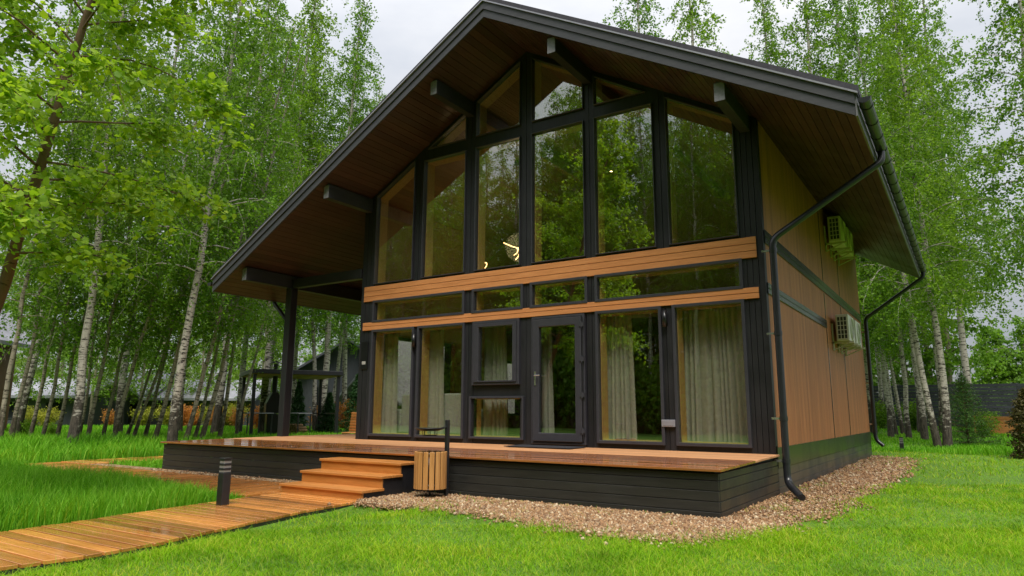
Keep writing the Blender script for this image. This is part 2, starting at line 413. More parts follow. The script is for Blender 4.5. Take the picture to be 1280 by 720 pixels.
tr = np.array([(0, 1, 4), (1, 2, 4), (2, 3, 4), (3, 0, 4), (1, 0, 5), (2, 1, 5), (3, 2, 5), (0, 3, 5)])
T = (tr[None] + (np.arange(len(P)) * 6)[:, None, None]).reshape(-1, 3)
pb = np_obj('pebbles', V.reshape(-1, 3), None, T, M['pebble']); tag(pb, 'brown and buff pebbles spread along the foot of the house', 'pebbles', kind='stuff')

# boardwalks
WR = [(-.02, -3.86), (.09, -4.91), (.36, -5.95), (.62, -6.94), (.68, -7.6), (.58, -8.3), (.5, -9.3), (.5, -11)]
WL = [(-1.62, -3.86), (-1.46, -4.96), (-1.3, -6.08), (-1.16, -6.74), (-1.08, -7.5), (-1.08, -8.3), (-1.1, -9.3), (-1.1, -11)]
def along(pl, t):
    seg = [math.dist(pl[i], pl[i + 1]) for i in range(len(pl) - 1)]; tot = sum(seg); d = t * tot
    for i, sg in enumerate(seg):
        if d <= sg or i == len(seg) - 1:
            u = d / sg; return (pl[i][0] + (pl[i + 1][0] - pl[i][0]) * u, pl[i][1] + (pl[i + 1][1] - pl[i][1]) * u)
        d -= sg
mb = MB(); NP = 50
for i in range(NP):
    t0, t1 = (i + .045) / NP, (i + .905) / NP
    poly = [along(WR, t1), along(WR, t0), along(WL, t0), along(WL, t1)]
    dz = random.uniform(-.003, .003); mb.prism_xy(list(reversed(poly)) if False else [poly[3], poly[0], poly[1], poly[2]], -.05 + dz, -.02 + dz)
# right-hand order matters only for normals
wk = mb.build('boardwalk', M['walk'], None, .003); tag(wk, kind='structure')
ub = MB(); ub.prism_xy([along(WL, t / 20) for t in range(21)] + [along(WR, 1 - t / 20) for t in range(21)], -.16, -.052)
tag(ub.build('boardwalk_base', M['skirt']), kind='structure')
mb = MB()
x = -10.0
while x < -1.66:                                              # side walk along the terrace front, boards across it
    mb.box(x, x + .138, -4.42, -3.06, -.045, -.015 + random.uniform(-.003, .003)); x += .144
sw = mb.build('side_boardwalk', M['walky'], None, .003); tag(sw, kind='structure')
mb = MB(); y = -3.05
while y < 5:
    mb.box(-10.0, -8.85, y, y + .138, -.03, .0 + random.uniform(-.003, .003)); y += .144
tag(mb.build('end_boardwalk', M['walk'], None, .003), kind='structure')
WALKPOLY = WR + list(reversed(WL))

# ---------------------------------------------------------------- house
SL = .5715
def roof_z(x): return 8.0 - SL * abs(x)
H = empty('house', 'black framed timber chalet with tall glazed gable and brown side cladding', 'house')
YF = -1.455; YBK = 10.95; XL_, XR_ = -7.45, 5.72
Z = .53
# roof
def slope(mb, side, o0, o1, y0, y1, x1=None):
    xe = x1 if x1 is not None else (XR_ if side > 0 else XL_)
    ze = roof_z(xe); p = [(0, 8.0 + o0), (xe, ze + o0), (xe, ze + o1), (0, 8.0 + o1)]
    if side > 0: pass
    else: p = [p[0], p[3], p[2], p[1]]
    mb.prism_xz(p, y0, y1)
mb = MB(); slope(mb, 1, .02, .275, YF + .04, YBK); slope(mb, -1, .02, .275, YF + .04, YBK)
roof = mb.build('roof', M['roofing'], H)
mb = MB(); slope(mb, 1, .312, .41, YF - .0, YBK + .03, XR_ + .05); slope(mb, -1, .312, .41, YF - .0, YBK + .03, XL_ - .05)
mb.build('roof_covering', M['roofing'], roof)
mb = MB()
for sd, xe in ((1, XR_ + .04), (-1, XL_ - .04)): slope(mb, sd, .286, .31, YF - .05, YBK, xe)
mb.build('drip_edge', M['drip'], roof)
mb = MB()
for sd in (1, -1): slope(mb, sd, -.004, .138, YF, YF + .035)
for sd in (1, -1): slope(mb, sd, .143, .284, YF - .022, YF + .035)
mb.build('gable_fascia', M['fascia'], roof)
mb = MB()
pw = .118
for sd, xe in ((1, XR_), (-1, XL_)):                          # soffit planks run front to back
    ln = abs(xe); nb = int(ln / pw)
    for i in range(nb):
        xa, xb = sd * (i * ln / nb + .004), sd * ((i + 1) * ln / nb - .004)
        pp = [(xa, roof_z(xa)), (xb, roof_z(xb)), (xb, roof_z(xb) + .018), (xa, roof_z(xa) + .018)]
        if sd < 0: pp = [pp[0], pp[3], pp[2], pp[1]]
        mb.prism_xz(pp, YF + .036, YBK - .01)
mb.build('soffit', M['soffit'], roof)
mb = MB()
mb.box(XR_ - .005, XR_ + .02, YF, YBK, roof_z(XR_) - .01, roof_z(XR_) + .27); mb.build('eave_board', M['edge'], roof); mb = MB(); mb.box(XL_ - .02, XL_ + .005, YF, YBK, roof_z(XL_) - .01, roof_z(XL_) + .27)
mb.build('eave_board', M['edge'], roof)
# gutters with hooks
def gutter(xc, zc, sgn):
    mb = MB(); n = 10; r = .075; pr = [(r * math.cos(PI + PI * k / n), r * math.sin(PI + PI * k / n)) for k in range(n + 1)]
    pin = [((r - .008) * math.cos(2 * PI - PI * k / n), (r - .008) * math.sin(2 * PI - PI * k / n)) for k in range(n + 1)]
    mb.prism_xz([(xc + a, zc + b) for a, b in pr + pin], YF - .03, YBK + .05)
    mb.prism_xz([(xc + a, zc + b) for a, b in pr], YF - .034, YF - .031); mb.prism_xz([(xc + a, zc + b) for a, b in pr], YBK + .051, YBK + .054)
    g = mb.build('gutter', M['pipe'], roof)
    hs = []
    for k in range(22):
        h = MB(); hs.append(h); y = YF + .2 + k * .57
        h.prism_xz([(xc + a * 1.09, zc + b * 1.09) for a, b in pr] + [(xc + a * 1.01, zc + b * 1.01) for a, b in reversed(pr)], y, y + .03)
    for h in hs: h.build('gutter_hook', M['steel'], roof)
gz = roof_z(XR_) + .2
gutter(XR_ + .105, gz, 1)
gutter(XL_ - .105, roof_z(XL_) + .2, -1)
def smooth_path(pts, r=.12, n=5):
    pts = [Vector(p) for p in pts]; out = [pts[0]]
    for i in range(1, len(pts) - 1):
        a = (pts[i - 1] - pts[i]); b = (pts[i + 1] - pts[i]); d = min(r, a.length * .45, b.length * .45)
        p0 = pts[i] + a.normalized() * d; p2 = pts[i] + b.normalized() * d
        for k in range(n + 1):
            t = k / n; out.append(p0 * (1 - t) ** 2 + pts[i] * 2 * t * (1 - t) + p2 * t * t)
    out.append(pts[-1]); return out
def downpipe(pts, brack):
    mb = MB(); mb.tube(smooth_path(pts), .05, 14)
    for z in brack[1]: mb.tube([(brack[0][0], brack[0][1], z), (brack[0][0], brack[0][1], z + .06)], .057, 14)
    d = mb.build('downpipe', M['pipe'], H)
    for z in brack[1]: b = MB(); b.box(min(brack[0][0], brack[2]), max(brack[0][0], brack[2]), brack[0][1] - .012, brack[0][1] + .012, z + .015, z + .045); b.build('pipe_clip', M['chrome'], d)
downpipe([(5.82, .45, gz - .05), (5.82, .42, gz - .22), (4.36, -.16, 3.62), (4.36, -.16, .16), (4.62, -.62, .02)], ((4.36, -.16), (3.42, 2.2, 1.0, .42), 4.2))
downpipe([(5.82, 10.75, gz - .05), (5.82, 10.75, gz - .2), (4.34, 10.75, 3.7), (4.34, 10.75, .42), (4.52, 10.7, .26)], ((4.34, 10.75), (3.3, 1.9, .8), 4.2))
downpipe([(-7.55, .25, roof_z(XL_) + .14), (-7.5, .25, roof_z(XL_) - .05), (-6.62, .16, 3.0), (-6.62, .16, .6)], ((-6.62, .16), (2.8, 1.4), -6.55))

# purlins with pale ends, posts
for x, ye in ((1.31, -1.33), (-1.31, -1.22), (-4.06, -1.28), (4.03, -1.33), (-6.6, -1.27)):
    mb = MB(); zt = roof_z(abs(x) + .08) + (.0 if abs(x) > .5 else 0); pz = roof_z(abs(x)) - .04
    mb.box(x - .075, x + .075, ye, 10.6 if x < -6 else .0, pz - .25, pz + .04)
    b = mb.build('purlin', M['beam'], H, .006)
    e = MB(); e.box(x - .073, x + .073, ye - .005, ye - .001, pz - .248, pz + .02 ); e.build('end_face', M['endgrain'], b)
for y in (0, 5.2, 10.3):
    mb = MB(); mb.box(-6.64, -6.45, y - .1, y + .09, Z - .02, roof_z(6.6) - .29)
    mb.build('post', M['char'], H, .008)
    if y == 0: mb = MB(); mb.box(-6.45, -4.21, -.07, .06, 3.93, 4.15); mb.build('tie_beam', M['charx'], H, .006)
    else: mb = MB(); mb.box(-6.45, -4.21, y - .07, y + .06, 3.93, 4.15); mb.build('tie_beam', M['charx'], H, .006)

# front wall: posts of grooved boards, rails
mb = MB()
def vboards(x0, x1, n, y0=-.03, y1=.10, zlo=None, zhi=None):
    w = (x1 - x0) / n
    for i in range(n):
        a, b = x0 + i * w + (.004 if i else 0), x0 + (i + 1) * w - (.004 if i < n - 1 else 0)
        za, zb = roof_z(a) + .01, roof_z(b) + .01
        if zhi: za = zb = zhi
        z0 = zlo or Z - .01
        pts = [(a, z0), (b, z0), (b, zb), (a, za)]
        if a < 0 < b: pts = [(a, Z - .01), (b, Z - .01), (b, zb), (0, 8.01), (a, za)]
        mb.prism_xz(pts, y0 + .002 * (i % 2), y1)
for x0, x1, n in ((-4.2, -3.83, 3), (-1.41, -1.17, 2), (-.12, .13, 2), (1.23, 1.43, 2), (3.86, 4.2, 4)): vboards(x0, x1, n)
for x0, x1 in ((-2.73, -2.51), (2.53, 2.75)): vboards(x0, x1, 2, zhi=2.76); vboards(x0, x1, 2, zlo=3.39)
mb.box(-4.21, 4.2, -.018, .09, Z - .008, Z + .105)
mb.box(-4.19, 4.19, -.02, .09, 2.75, 2.99); mb.box(-4.19, 4.19, -.02, .09, 3.37, 3.77)
mb.box(-2.6, 2.6, -.024, .085, 6.27, 6.5)
for sd in (1, -1):
    p = [(0, 7.90), (sd * 4.2, 7.90 - SL * 4.2), (sd * 4.2, roof_z(4.2) + .012), (0, 8.012)]
    if sd < 0: p = [p[0], p[3], p[2], p[1]]
    mb.prism_xz(p, -.022, .088)
mb.box(-1.18, -.1, -.019, .087, 1.355, 1.60)
fw = mb.build('front_wall', M['char'], H)
b = MB()
for z0, z1 in ((3.402, 3.505), (3.513, 3.615), (3.623, 3.722)): b.box(-4.1, 4.1, -.062, -.032, z0, z1)
b.build('upper_band', M['tan'], H, .003)
b = MB()
for z0, z1 in ((2.782, 2.862), (2.870, 2.948)): b.box(-4.1, 4.1, -.062, -.032, z0, z1)
b.build('lower_band', M['tan'], H, .003)

# windows
def zt(x): return 7.90 - SL * abs(x)
def window(poly, lip=.03, lining=True, parent=H, y=-.072):
    w = MB(); w.ring_xz(offs(poly, -lip), offs(poly, .018), y, .04)
    f = w.build('window', M['upvc'], parent, .004)
    p = MB(); p.prism_xz(offs(poly, .014), -.012, -.004); p.build('pane', M['glass'], f)
    if lining:
        l = MB(); l.ring_xz(offs(poly, -.03), offs(poly, .03), .042, .26); l.build('lining', M['pine'], f)
    return f
def rect(x0, x1, z0, z1): return [(x0, z0), (x1, z0), (x1, z1), (x0, z1)]
UB = 3.76
window([(-3.83, UB), (-2.75, UB), (-2.75, zt(2.75)), (-3.83, zt(3.83))], .0)
window(rect(-2.51, -1.41, UB, 6.27), .0); window(rect(-1.17, -.12, UB, 6.27), .0); window(rect(.13, 1.23, UB, 6.27), .0); window(rect(1.43, 2.53, UB, 6.27), .0)
window([(2.75, UB), (3.86, UB), (3.86, zt(3.86)), (2.75, zt(2.75))], .0)
xq = (7.90 - 6.5) / SL
window([(-xq + .03, 6.5), (-1.41, 6.5), (-1.41, zt(1.41))], .0)
window([(-1.17, 6.5), (-.12, 6.5), (-.12, zt(.12)), (-1.17, zt(1.17))], .0)
window([(.13, 6.5), (1.23, 6.5), (1.23, zt(1.23)), (.13, zt(.13))], .0)
window([(1.43, 6.5), (xq - .03, 6.5), (1.43, zt(1.43))], .0)
for x0, x1 in ((-3.8, -1.42), (-1.18, -.08), (.13, 1.23), (1.43, 3.85)): window(rect(x0, x1, 2.97, 3.38))
for x0, x1 in ((-3.8, -2.68), (-2.53, -1.40), (1.43, 2.54), (2.78, 3.85)): window(rect(x0, x1, .635, 2.755))
# opening casement above a fixed light
cs = MB(); o_ = rect(-1.17, -.12, 1.585, 2.772); i_ = rect(-1.01, -.25, 1.665, 2.66)
cs.ring_xz(o_, offs(o_, .05), -.085, .04); cs.ring_xz(offs(o_, .052), i_, -.105, .03)
cw = cs.build('window', M['upvc'], H, .006)
p = MB(); p.prism_xz(offs(i_, -.01), -.05, -.042); p.build('pane', M['glass'], cw)
window(rect(-1.21, -.05, .635, 1.36), .02)
# door
d = MB(); o_ = rect(.14, 1.20, Z + .03, 2.765); d.ring_xz(o_, offs(o_, .045), -.08, .05)
leaf = rect(.19, 1.15, Z + .08, 2.715); gl_ = rect(.31, 1.03, .75, 2.58); d.ring_xz(leaf, gl_, -.11, .02)
door = d.build('door', M['upvc'], H, .007)
p = MB(); p.prism_xz(offs(gl_, -.01), -.06, -.052); p.build('pane', M['glass'], door)
h = MB(); h.box(.228, .262, -.122, -.108, 1.56, 1.80); h.tube(smooth_path([(.245, -.11, 1.73), (.245, -.165, 1.73), (.37, -.165, 1.73)], .02), .009, 8); h.build('handle', M['chrome'], door)
for z in (.74, 1.33, 1.93, 2.52):
    h = MB(); h.tube([(1.165, -.115, z), (1.165, -.115, z + .11)], .014, 8); h.box(1.12, 1.21, -.124, -.1, z + .02, z + .09); h.build('hinge', M['upvc'], door)
h = MB(); h.tube([(1.175, -.1, Z + .1), (1.175, -.1, 2.7)], .009, 6); h.build('hinge_rod', M['steel'], door)

# side walls: clad right wall with its bands, plinth and joints
mb = MB(); mb.add([], []); sw_ = MB()
zr_ = roof_z(4.2)
def side(mb, x0, x1, y0, y1, z0, z1): mb.box(x0, x1, y0, y1, z0, z1)
side(sw_, 4.0, 4.2, .105, 5.06, .62, zr_ + .1); side(sw_, 4.0, 4.2, 5.085, 7.27, .62, zr_ + .1); side(sw_, 4.0, 4.2, 7.295, 10.9, .62, zr_ + .1)
sw_.build('side_wall', M['clad'], H)
jb = MB(); jb.box(4.05, 4.185, 5.06, 5.085, .62, zr_); jb.box(4.05, 4.185, 7.27, 7.295, .62, zr_)
for y in (5.0725, 7.2825): jb.box(4.2, 4.206, y - .03, y + .03, .62, 2.84); jb.box(4.2, 4.206, y - .03, y + .03, 3.05, 3.6); jb.box(4.2, 4.206, y - .03, y + .03, 3.86, zr_ - .1)
jb.build('joint_strip', M['bandtrim'], H)
bb = MB(); bb.box(4.2, 4.222, .03, 10.9, 3.62, 3.72); bb.box(4.2, 4.222, .03, 10.9, 3.725, 3.83); bb.build('side_upper_band', M['bandtrim'], H, .004)
bb = MB(); bb.box(4.2, 4.222, .03, 5.05, 2.85, 2.93); bb.box(4.2, 4.222, .03, 5.05, 2.935, 3.02); bb.build('side_lower_band', M['bandtrim'], H, .004)
pl = MB(); pl.box(4.0, 4.212, .02, 10.9, .335, .62); pl.build('plinth_panel', M['plinthreflect'], H)
pl = MB()
for k in range(3): pl.box(4.0, 4.205, .02, 10.9, -.06 + k * .132, -.06 + k * .132 + .128)
pl.build('plinth', M['plinth'], H, .004)
# other walls and the rooms behind the glass
ow = MB(); ow.box(-4.2, -4.0, .105, .7, .0, zr_ + .1); ow.box(-4.2, -4.0, 2.9, 4.9, 0, zr_ + .1); ow.box(-4.2, -4.0, 6.1, 10.9, 0, zr_ + .1); ow.box(-4.2, -4.0, 4.9, 6.1, 2.5, zr_ + .1); ow.box(-4.2, -4.0, 4.9, 6.1, 0, 1.); ow.box(-4.2, -4.0, .7, 2.9, 2.75, zr_ + .1); ow.box(-4.2, -4.0, .7, 2.9, 0, .6)
ow.prism_xz([(-4.2, 0), (4.19, 0), (4.19, roof_z(4.19) + .1), (0, 8.1), (-4.2, roof_z(4.2) + .1)], 10.7, 10.89)
ow.build('rear_walls', M['clad'], H)
sgw = MB()
yz = [(.7, .6), (2.9, .6), (2.9, 2.75), (.7, 2.75)]
sgw.box(-4.21, -4.05, .7, .76, .6, 2.75); sgw.box(-4.21, -4.05, 2.84, 2.9, .6, 2.75); sgw.box(-4.21, -4.05, .76, 2.84, .6, .66); sgw.box(-4.21, -4.05, .76, 2.84, 2.69, 2.75)
sgf = sgw.build('window', M['upvc'], H); p = MB(); p.box(-4.13, -4.122, .75, 2.85, .65, 2.7); p.build('pane', M['glass'], sgf)
sgw = MB(); sgw.box(-4.21, -4.05, 4.9, 4.96, 1., 2.5); sgw.box(-4.21, -4.05, 6.04, 6.1, 1., 2.5); sgw.box(-4.21, -4.05, 4.96, 6.04, 1., 1.06); sgw.box(-4.21, -4.05, 4.96, 6.04, 2.44, 2.5)
sgf = sgw.build('window', M['upvc'], H); p = MB(); p.box(-4.13, -4.122, 4.95, 6.05, 1.05, 2.45); p.build('pane', M['glass'], sgf)
fl = MB(); fl.box(-4.0, 4.0, .1, 10.7, .35, .525); fl.build('indoor_floor', M['floorin'], H)
iw = MB(); iw.prism_xz([(-4.0, .525), (4.0, .525), (4.0, roof_z(4.0) - .002), (0, 7.998), (-4.0, roof_z(4.0) - .002)], 8.0, 8.1)
iw.box(3.96, 3.998, .3, 8, .53, 5.65); iw.box(-3.998, -3.96, 3., 4.85, .53, 5.65); iw.box(-3.998, -3.96, 6.15, 8, .53, 5.65); iw.box(-3.998, -3.96, 4.85, 6.15, 2.55, 5.65); iw.box(-3.998, -3.96, 4.85, 6.15, .53, .97); iw.box(-3.998, -3.96, .3, 3, 2.78, 5.65)
iw.build('indoor_wall', M['wallin'], H)
ic = MB()
for sd in (1, -1):
    for i in range(33):
        xa, xb = sd * (i * .121 + .003), sd * ((i + 1) * .121 - .003)
        pp = [(xa, roof_z(xa) - .03), (xb, roof_z(xb) - .03), (xb, roof_z(xb) - .004), (xa, roof_z(xa) - .004)]
        if sd < 0: pp = [pp[0], pp[3], pp[2], pp[1]]
        ic.prism_xz(pp, .27, 8)
ic.build('indoor_ceiling', M['ceilin'], H)
for x in (-1.31, 1.31):
    ib = MB(); pz = roof_z(abs(x)) - .045; ib.box(x - .075, x + .075, .28, 7.99, pz - .25, pz); ib.build('indoor_purlin', M['ceilin'], H)
ml = MB(); ml.box(-3.95, 3.95, 4.6, 8, 3.3, 3.6); ml.build('mezzanine', M['wallin'], H)

# terrace deck
D = empty('terrace', 'raised larch terrace with dark boarded skirting round the house front', 'terrace')
def zdk(y): return .53 + .03 * min(0, y) / 2.79
bd = MB(); dr = MB()
def deck_rows(ya, yb, xr):
    n_ = round((yb - ya) / .1445); w_ = (yb - ya) / n_
    for i in range(n_):
        y = ya + i * w_; y1 = y + w_ - .005; z = zdk(y) + random.uniform(-.0015, .0015); tgt = bd if y < -1.40 else dr
        xs = [-6.66]; xx = -6.66 + random.uniform(1.5, 4)
        while xx < xr - 1: xs.append(xx); xx += random.uniform(3, 4.2)
        xs.append(xr)
        for a, b in zip(xs, xs[1:]): tgt.box(a, b - .003, y, y1, z - .028, z)
deck_rows(-2.80, -.03, 4.25); deck_rows(-.03, 6.4, -4.215)
bd.build('deck_boards', M['deck'], D, .003); dr.build('sheltered_deck_boards', M['deckdry'], D, .003)
sk = MB()
zb = [-.06, .045, .155, .265, .375, .455]
for k in range(5):
    a, b = zb[k], zb[k + 1] - .006
    sk.box(-6.6, 4.2, -2.755 + .002 * (k % 2), -2.72, a, b)
for k in range(5):
    a, b = zb[k] , zb[k + 1] - .006
    sk.box(4.165, 4.203 + .002 * (k % 2), -2.715, .018, a, b); sk.box(-6.603, -6.57, -2.71, 6.3, a, b)
sk.build('skirting', M['skirt'], D, .003)
sj = MB(); sj.box(-6.58, 4.15, -2.71, 6.2 if False else 0, .3, .47); sj.box(-6.56, -4.25, 0, 6.3, .3, .47); sj.build('joists', M['steel'], D)

# steps
ST = empty('steps', 'three larch steps with black side boards up to the terrace', 'steps', (-.85, -3.3, -.05))
tops = [(-3.86, .095), (-3.51, .25), (-3.16, .40)]; o0 = Vector((-.85, -3.3, -.05))
XA, XB = -1.65, -.06
for i, (yf, zt_) in enumerate(tops):
    t_ = MB(); ye = tops[i + 1][0] + .03 if i < 2 else -2.765
    for a, b in ((yf - .025, yf + .16), (yf + .166, ye)): t_.box(XA - .02, XB + .025, a, b, zt_ - .035, zt_)
    t_.v = [tuple(Vector(v) - o0) for v in t_.v]; t_.build('tread', M['step'], ST, .004)
    r_ = MB(); zl = tops[i - 1][1] - .001 if i else -.1; r_.box(XA, XB + .004, yf, yf + .024, zl, zt_ - .036)
    r_.v = [tuple(Vector(v) - o0) for v in r_.v]; r_.build('riser', M['step'], ST, .003)
for x0, x1 in ((XB - .036, XB), (XA + .001, XA + .037)):
    r_ = MB()
    pts = [(-3.834, -.11), (-2.77, -.11), (-2.77, .363), (-3.134, .363), (-3.134, .213), (-3.484, .213), (-3.484, .058), (-3.834, .058)]
    n_ = len(pts); vs = [(x0, y, z) for y, z in pts] + [(x1, y, z) for y, z in pts]
    fs = [tuple(reversed(range(n_))), tuple(range(n_, 2 * n_))] + [(i, (i + 1) % n_, (i + 1) % n_ + n_, i + n_) for i in range(n_)]
    r_.add([tuple(Vector(v) - o0) for v in vs], fs); r_.build('side_board', M['charx'], ST, .003)

# ---------------------------------------------------------------- things on and in the house
def pleat(name, x0, x1, y, z0, z1, label, seed):
    r = np.random.default_rng(seed); nx = int((x1 - x0) / .011); nz = 26
    u = np.linspace(0, 1, nx); x = x0 + (x1 - x0) * u
    ph = np.cumsum((1 + .5 * np.sin(u * (x1 - x0) * 11 + seed) + .35 * np.sin(u * (x1 - x0) * 29 + 2 * seed)) * r.uniform(.8, 1.2, nx)) * (x1 - x0) / nx * 2 * PI / .105
    v = np.linspace(0, 1, nz); amp = .028 + .016 * v
    yy = y + np.sin(ph)[None, :] * amp[:, None] + .015 * np.sin(ph * .43 + 1)[None, :] * v[:, None]
    xx = x[None, :] + (u - .5)[None, :] * (.10 * v[:, None] - .03) + .01 * np.cos(ph)[None, :]
    zz = (z1 - (z1 - z0) * v)[:, None] + 0 * xx + .012 * np.sin(ph * .3)[None, :] * (v[:, None] > .95)
    V = np.stack([xx, yy, zz], -1).reshape(-1, 3)
    i, j = np.meshgrid(np.arange(nz - 1), np.arange(nx - 1), indexing='ij'); b = (i * nx + j).ravel()
    o = np_obj(name, V, np.stack([b, b + nx, b + nx + 1, b + 1], -1), None, M['curtain'])
    for p in o.data.polygons: p.use_smooth = True
    s = o.modifiers.new('cloth', 'SOLIDIFY'); s.thickness = .004
    return tag(o, label, 'curtain', 'linen curtains behind the ground floor glass')
pleat('curtain', -3.93, -3.42, .36, .56, 2.74, 'grey linen curtain behind the first tall window beside the house corner post', 1)
pleat('curtain', -2.72, -2.22, .36, .56, 2.74, 'grey linen curtain behind the tall window directly over the bin lid', 2)
pleat('curtain', -1.22, -.66, .36, .56, 2.74, 'grey linen curtain behind the small casement and low window left of the door', 3)
pleat('curtain', .02, .30, .36, .56, 2.74, 'narrow strip of grey curtain seen through the glazed door', 4)
pleat('curtain', 1.40, 1.90, .36, .56, 2.78, 'grey curtain half covering the tall window between door and key box', 5)
pleat('curtain', 2.68, 3.82, .36, .56, 2.78, 'wide closed grey curtain filling the last window by the right corner', 6)
SO = empty('sofa', 'grey green cloth sofa with its back to the windows', 'sofa', (-2.45, .95, .53))
s_ = MB(); s_.box(-.95, .95, -.42, .42, .12, .42); s_.build('seat', M['sofa'], SO, .05, 3)
s_ = MB(); s_.box(-.95, .95, -.5, -.28, .12, .93); s_.build('backrest', M['sofa'], SO, .04, 3)
for x in (-1.05, 1.05): s_ = MB(); s_.box(x - .11, x + .11, -.5, .42, .12, .62); s_.build('armrest', M['sofa'], SO, .04, 3)
for x in (-.95, .95):
    for y in (-.4, .35): s_ = MB(); s_.lathe([(.0, 0), (.02, 0), (.028, .13), (0, .13)], (x, y, 0), 10); s_.build('leg', M['steel'], SO)

CH = empty('chandelier', 'curling warm LED strip chandelier glowing behind the upper glass', 'chandelier', (-2.25, 2.5, 4.6))
def strip(pts):
    b = MB(); b.tube([Vector(p) - Vector((-2.25, 2.5, 4.6)) for p in smooth_path(pts, .2, 6)], .011, 8); b.build('glow_strip', M['glow'], CH)
strip([(-2.19, 2.45, 4.99), (-2.02, 2.5, 4.90), (-1.86, 2.55, 4.84), (-1.90, 2.6, 4.74), (-2.0, 2.6, 4.70)])
strip([(-1.86, 2.55, 4.86), (-1.78, 2.5, 4.74), (-1.77, 2.45, 4.62), (-1.82, 2.4, 4.53)])
strip([(-2.95, 2.5, 4.60), (-2.70, 2.5, 4.585), (-2.71, 2.5, 4.50), (-2.78, 2.45, 4.40)])
b = MB(); b.tube([(.42, 0, .24), (.42, 0, roof_z(1.83) - 4.63)], .006, 6); b.tube([(-.45, 0, 0), (-.2, 0, .14), (.06, -.05, .39)], .006, 6); b.build('cord', M['steel'], CH)
b = MB(); b.lathe([(0, 0), (.09, 0), (.09, .08), (0, .08)], (.42, 0, roof_z(1.83) - 4.71), 14); b.build('ceiling_rose', M['steel'], CH)
for k, (x, y, lb) in enumerate(((-.83, 5.5, 'small glowing ceiling spotlight further from the glass and lower in view'), (.37, 5.5, 'small glowing ceiling spotlight close to the black mullion'))):
    z = roof_z(x) - .034; sp = empty('ceiling_spotlight', lb, 'spotlight', (x, y, z - .09), 0, 'ceiling spotlights in the loft')
    b = MB(); b.lathe([(.038, 0), (.05, .0), (.05, .1), (0, .1)], n=14); b.build('can', M['steel'], sp)
    b = MB(); b.lathe([(0, .004), (.037, .004), (.037, .03), (0, .03)], n=14); b.build('lamp', M['spot'], sp)

def wall_lamp(x, z, lb):
    w = empty('wall_lamp', lb, 'wall lamp', (x, -.03, z), 0, 'black wall lamps on the front posts')
    b = MB(); b.box(-.035, .035, -.016, 0, .06, .2); b.build('bracket', M['steel'], w)
    b = MB(); b.lathe([(.0, .02), (.034, .0), (.04, 0), (.04, .26), (.034, .26), (0, .24)], (0, -.062, 0), 14); b.build('shade', M['black'], w)
wall_lamp(-2.62, 2.37, 'slim black up-down wall lamp between the two leftmost tall windows')
wall_lamp(2.64, 2.44, 'slim black up-down wall lamp on the post above the grey key box')
KB = empty('key_box', 'small grey key box fixed on the post right of the door', 'key box', (2.635, -.032, .885))
b = MB(); b.box(-.11, .11, -.05, 0, 0, .11); b.build('body', M['grey'], KB, .008, 2); b = MB(); b.box(-.08, .08, -.054, -.0505, .02, .09); b.build('cover', M['grey'], KB, .004)
NP_ = empty('number_plate', 'tall black house plate with small pale marking on the corner post', 'house plate', (-4.03, -.034, 1.97))
b = MB(); b.box(-.1, .1, -.018, 0, 0, .58); b.build('board', M['black'], NP_, .003)
b = MB()
for k in range(3):
    x = -.05 + k * .036; b.box(x, x + .028, -.0215, -.0185, .10, .112); b.box(x, x + .028, -.0215, -.0185, .125, .137); b.box(x, x + .028, -.0215, -.0185, .150, .162); b.box(x, x + .009, -.0216, -.0184, .10, .162); b.box(x + .019, x + .028, -.0216, -.0184, .1, .162)
b.build('lettering', M['plaque'], NP_)
mb = MB(); mb.box(0, 1.25, -.72, -.14, .534, .546); dm = mb.build('doormat', M['matrub'], None, .004); tag(dm, 'thin dark doormat lying on the terrace before the glass door', 'doormat')

